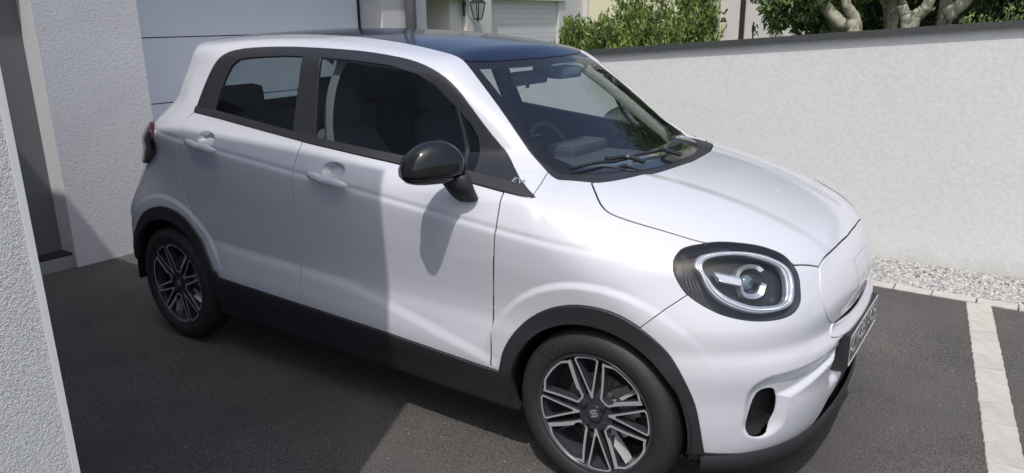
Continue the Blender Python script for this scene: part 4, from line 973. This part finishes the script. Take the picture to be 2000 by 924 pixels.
io = tag(mk('iron_scroll', *join(tube([(-.77, 6.9, 1.30), (-.77, 6.9, 1.50)], .010, seg=6), tube([(-.75 + .035 * math.cos(a), 6.9, 1.42 + .05 * math.sin(a * 2)) for a in np.linspace(0, 6, 18)], .007, seg=5), tube([(-.76, 6.9, 1.34), (-.72, 6.9, 1.37), (-.70, 6.9, 1.33)], .007, seg=5)), 'iron'), 'black wrought iron scroll ornament standing above the wall coping', 'ornament')
wl = tag(mk('tap_bracket', *join(tube([(-1.21, 6.84, 1.60), (-1.17, 6.80, 1.63), (-1.12, 6.80, 1.60), (-1.08, 6.80, 1.66)], .012, seg=6), frus(.045, .02, 1.50, 1.56, 10), ), 'iron'), 'small dark wall bracket with a lamp beside the downpipe', 'bracket')
for v in wl.data.vertices:
    if abs(v.co.x) < .06 and abs(v.co.y) < .06: v.co.x += -1.13; v.co.y += 6.82
# ------------------------------------------------------------------ plants
def leaves_mesh(name, centers, dirs, size, ratio, tone, mt):
    n = len(centers); ct = np.array(centers); d = np.array(dirs); d /= np.linalg.norm(d, axis=1, keepdims=True) + 1e-9
    r = rs_.normal(size=(n, 3)); s_ = np.cross(d, r); s_ /= np.linalg.norm(s_, axis=1, keepdims=True) + 1e-9; u = np.cross(s_, d)
    L = size * rs_.uniform(.6, 1.25, (n, 1)); w = L * ratio
    V = np.stack([ct, ct + d * L * .45 + s_ * w + u * w * .3, ct + d * L - u * L * .12, ct + d * L * .45 - s_ * w + u * w * .3], 1).reshape(-1, 3)
    k = np.arange(n)[:, None] * 4; F = np.vstack([k + [0, 1, 2], k + [0, 2, 3]])
    me = bpy.data.meshes.new(name); me.from_pydata(V.tolist(), [], F.tolist()); me.update(); at = me.attributes.new('tone', 'FLOAT', 'POINT')
    at.data.foreach_set('value', np.repeat(np.clip(tone, 0, 1), 4).astype(np.float32)); return link(name, me, mt)
def shrub(name, label, c, rad, h, nst, per, size, ratio, mt, z0=.3, up=.9, cat='shrub'):
    root = tag(empty(name, (c[0], c[1], 0)), label, cat, 'shrubs behind the garden wall'); C_ = []; D_ = []; T_ = []; tubes = []
    for s in range(nst):
        a = rs_.uniform(0, 6.28); r = rs_.uniform(0, 1) ** .6; bx, by = rad[0] * r * math.cos(a) * .9, rad[1] * r * math.sin(a) * .9; hh = h * (1 - .35 * r * r) * rs_.uniform(.78, 1.06)
        b0 = np.array((bx * .5, by * .5, z0)); tp = np.array((bx * 1.1, by * 1.1, hh)) + rs_.normal(size=3) * .04; tubes.append(tube([b0, (b0 + tp) / 2 + rs_.normal(size=3) * .03, tp], [.007, .005, .002], seg=4)); tn = rs_.uniform(.05, .8)
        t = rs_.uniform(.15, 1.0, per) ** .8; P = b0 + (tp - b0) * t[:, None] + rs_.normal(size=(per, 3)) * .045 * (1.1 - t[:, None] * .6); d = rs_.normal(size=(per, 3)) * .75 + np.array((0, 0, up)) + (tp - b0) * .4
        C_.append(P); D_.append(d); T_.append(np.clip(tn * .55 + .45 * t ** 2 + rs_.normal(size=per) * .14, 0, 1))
    f = leaves_mesh('foliage', np.vstack(C_), np.vstack(D_), size, ratio, np.concatenate(T_), mt); f.parent = root; st = mk('stem', *join(*tubes), 'bark', root); return root
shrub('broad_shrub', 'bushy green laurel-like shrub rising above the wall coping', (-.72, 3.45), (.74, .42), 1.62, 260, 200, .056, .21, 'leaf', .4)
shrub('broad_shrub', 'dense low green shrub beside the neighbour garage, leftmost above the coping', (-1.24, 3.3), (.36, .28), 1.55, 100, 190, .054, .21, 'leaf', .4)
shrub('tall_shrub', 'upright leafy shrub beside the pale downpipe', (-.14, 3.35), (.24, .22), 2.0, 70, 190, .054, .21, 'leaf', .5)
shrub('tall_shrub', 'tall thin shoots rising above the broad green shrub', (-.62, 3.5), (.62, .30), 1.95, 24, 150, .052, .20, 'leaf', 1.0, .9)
# trees with pale forked trunks
def tree(name, label, limbs, crown, mt='leaf2', size=.07):
    b = limbs[0][0][0]; root = tag(empty(name, (b[0], b[1], 0)), label, 'tree', 'trees behind the garden wall'); o = np.array((b[0], b[1], 0))
    tb = []
    for pts, r0, r1 in limbs:
        P = catmull(np.array(pts, float), False, 6) - o; k = len(P); jit = rs_.normal(size=(k, 3)) * .0022; tb.append(tube(P + jit, list(np.linspace(r0, r1, k) * (1 + rs_.normal(size=k) * .025)), seg=12))
    mk('trunk', *join(*tb), 'bark', root, True)
    C_ = []; D_ = []; T_ = []
    for (cx, cy, cz, rr, n) in crown:
        nc = max(6, n // 60)
        for q in range(nc):
            v = rs_.normal(size=3); v /= np.linalg.norm(v); cc_ = np.array((cx, cy, cz)) - o + v * rr * rs_.uniform(.3, 1) ** .5; tn = rs_.uniform(0, .9); k = n // nc
            C_.append(cc_ + rs_.normal(size=(k, 3)) * rr * .20); D_.append(rs_.normal(size=(k, 3)) + (0, 0, -.7)); T_.append(np.clip(tn + rs_.normal(size=k) * .15, 0, 1))
    f = leaves_mesh('crown', np.vstack(C_), np.vstack(D_), size, .2, np.concatenate(T_), mt); f.parent = root
    return root
tree('tree', 'tree with pale lichened trunk forking left behind the wall', [([(1.02, 4.0, .0), (1.0, 4.0, 1.0), (.96, 4.0, 1.45), (.86, 4.0, 1.50), (.66, 4.0, 1.70), (.45, 4.0, 2.0), (.2, 4.1, 2.5)], .075, .035), ([(.98, 4.0, 1.40), (.95, 4.0, 1.55), (.87, 4.0, 1.68), (.80, 4.1, 2.0)], .052, .03), ([(.90, 4.05, 1.3), (.82, 4.05, 1.46), (.62, 4.05, 1.68), (.3, 4.1, 1.95)], .028, .018)],
     [(.50, 4.0, 1.84, .26, 3800), (.28, 4.0, 1.92, .22, 3200), (.38, 3.9, 1.62, .13, 1300), (.62, 4.6, 1.72, .26, 2200), (.40, 4.8, 1.62, .17, 900), (.6, 4.2, 2.7, .7, 5200), (.1, 4.1, 2.5, .45, 3000)])
tree('tree', 'V-forked pale trunk in the middle of the row of trees', [([(1.33, 4.2, 0), (1.33, 4.2, 1.2), (1.31, 4.2, 1.52), (1.27, 4.2, 1.60), (1.255, 4.2, 1.75), (1.3, 4.2, 2.4)], .060, .035), ([(1.33, 4.2, 1.3), (1.36, 4.2, 1.53), (1.42, 4.2, 1.60), (1.46, 4.2, 1.72), (1.5, 4.3, 2.3)], .058, .035)],
     [(1.4, 4.5, 2.7, .75, 5200), (1.0, 4.8, 2.2, .4, 1800)])
tree('tree', 'grey upright trunk standing between two forked trunks', [([(1.12, 4.7, 0), (1.12, 4.7, 1.4), (1.09, 4.7, 2.4)], .065, .05), ([(1.08, 4.7, 1.5), (1.04, 4.7, 1.68), (.95, 4.7, 1.78), (.85, 4.7, 1.72)], .022, .014)], [(1.1, 5.2, 2.6, .6, 3000)])
tree('tree', 'leaning pinkish grey trunk right of the V-forked tree', [([(1.62, 4.3, 0), (1.60, 4.3, 1.45), (1.64, 4.3, 1.6), (1.72, 4.3, 1.75), (1.9, 4.3, 2.4)], .050, .05), ([(1.54, 4.45, 0), (1.55, 4.45, 1.5), (1.53, 4.45, 2.4)], .060, .05)],
     [(2.0, 4.5, 2.6, .7, 4200)])
# dark hedge mass behind the trunks
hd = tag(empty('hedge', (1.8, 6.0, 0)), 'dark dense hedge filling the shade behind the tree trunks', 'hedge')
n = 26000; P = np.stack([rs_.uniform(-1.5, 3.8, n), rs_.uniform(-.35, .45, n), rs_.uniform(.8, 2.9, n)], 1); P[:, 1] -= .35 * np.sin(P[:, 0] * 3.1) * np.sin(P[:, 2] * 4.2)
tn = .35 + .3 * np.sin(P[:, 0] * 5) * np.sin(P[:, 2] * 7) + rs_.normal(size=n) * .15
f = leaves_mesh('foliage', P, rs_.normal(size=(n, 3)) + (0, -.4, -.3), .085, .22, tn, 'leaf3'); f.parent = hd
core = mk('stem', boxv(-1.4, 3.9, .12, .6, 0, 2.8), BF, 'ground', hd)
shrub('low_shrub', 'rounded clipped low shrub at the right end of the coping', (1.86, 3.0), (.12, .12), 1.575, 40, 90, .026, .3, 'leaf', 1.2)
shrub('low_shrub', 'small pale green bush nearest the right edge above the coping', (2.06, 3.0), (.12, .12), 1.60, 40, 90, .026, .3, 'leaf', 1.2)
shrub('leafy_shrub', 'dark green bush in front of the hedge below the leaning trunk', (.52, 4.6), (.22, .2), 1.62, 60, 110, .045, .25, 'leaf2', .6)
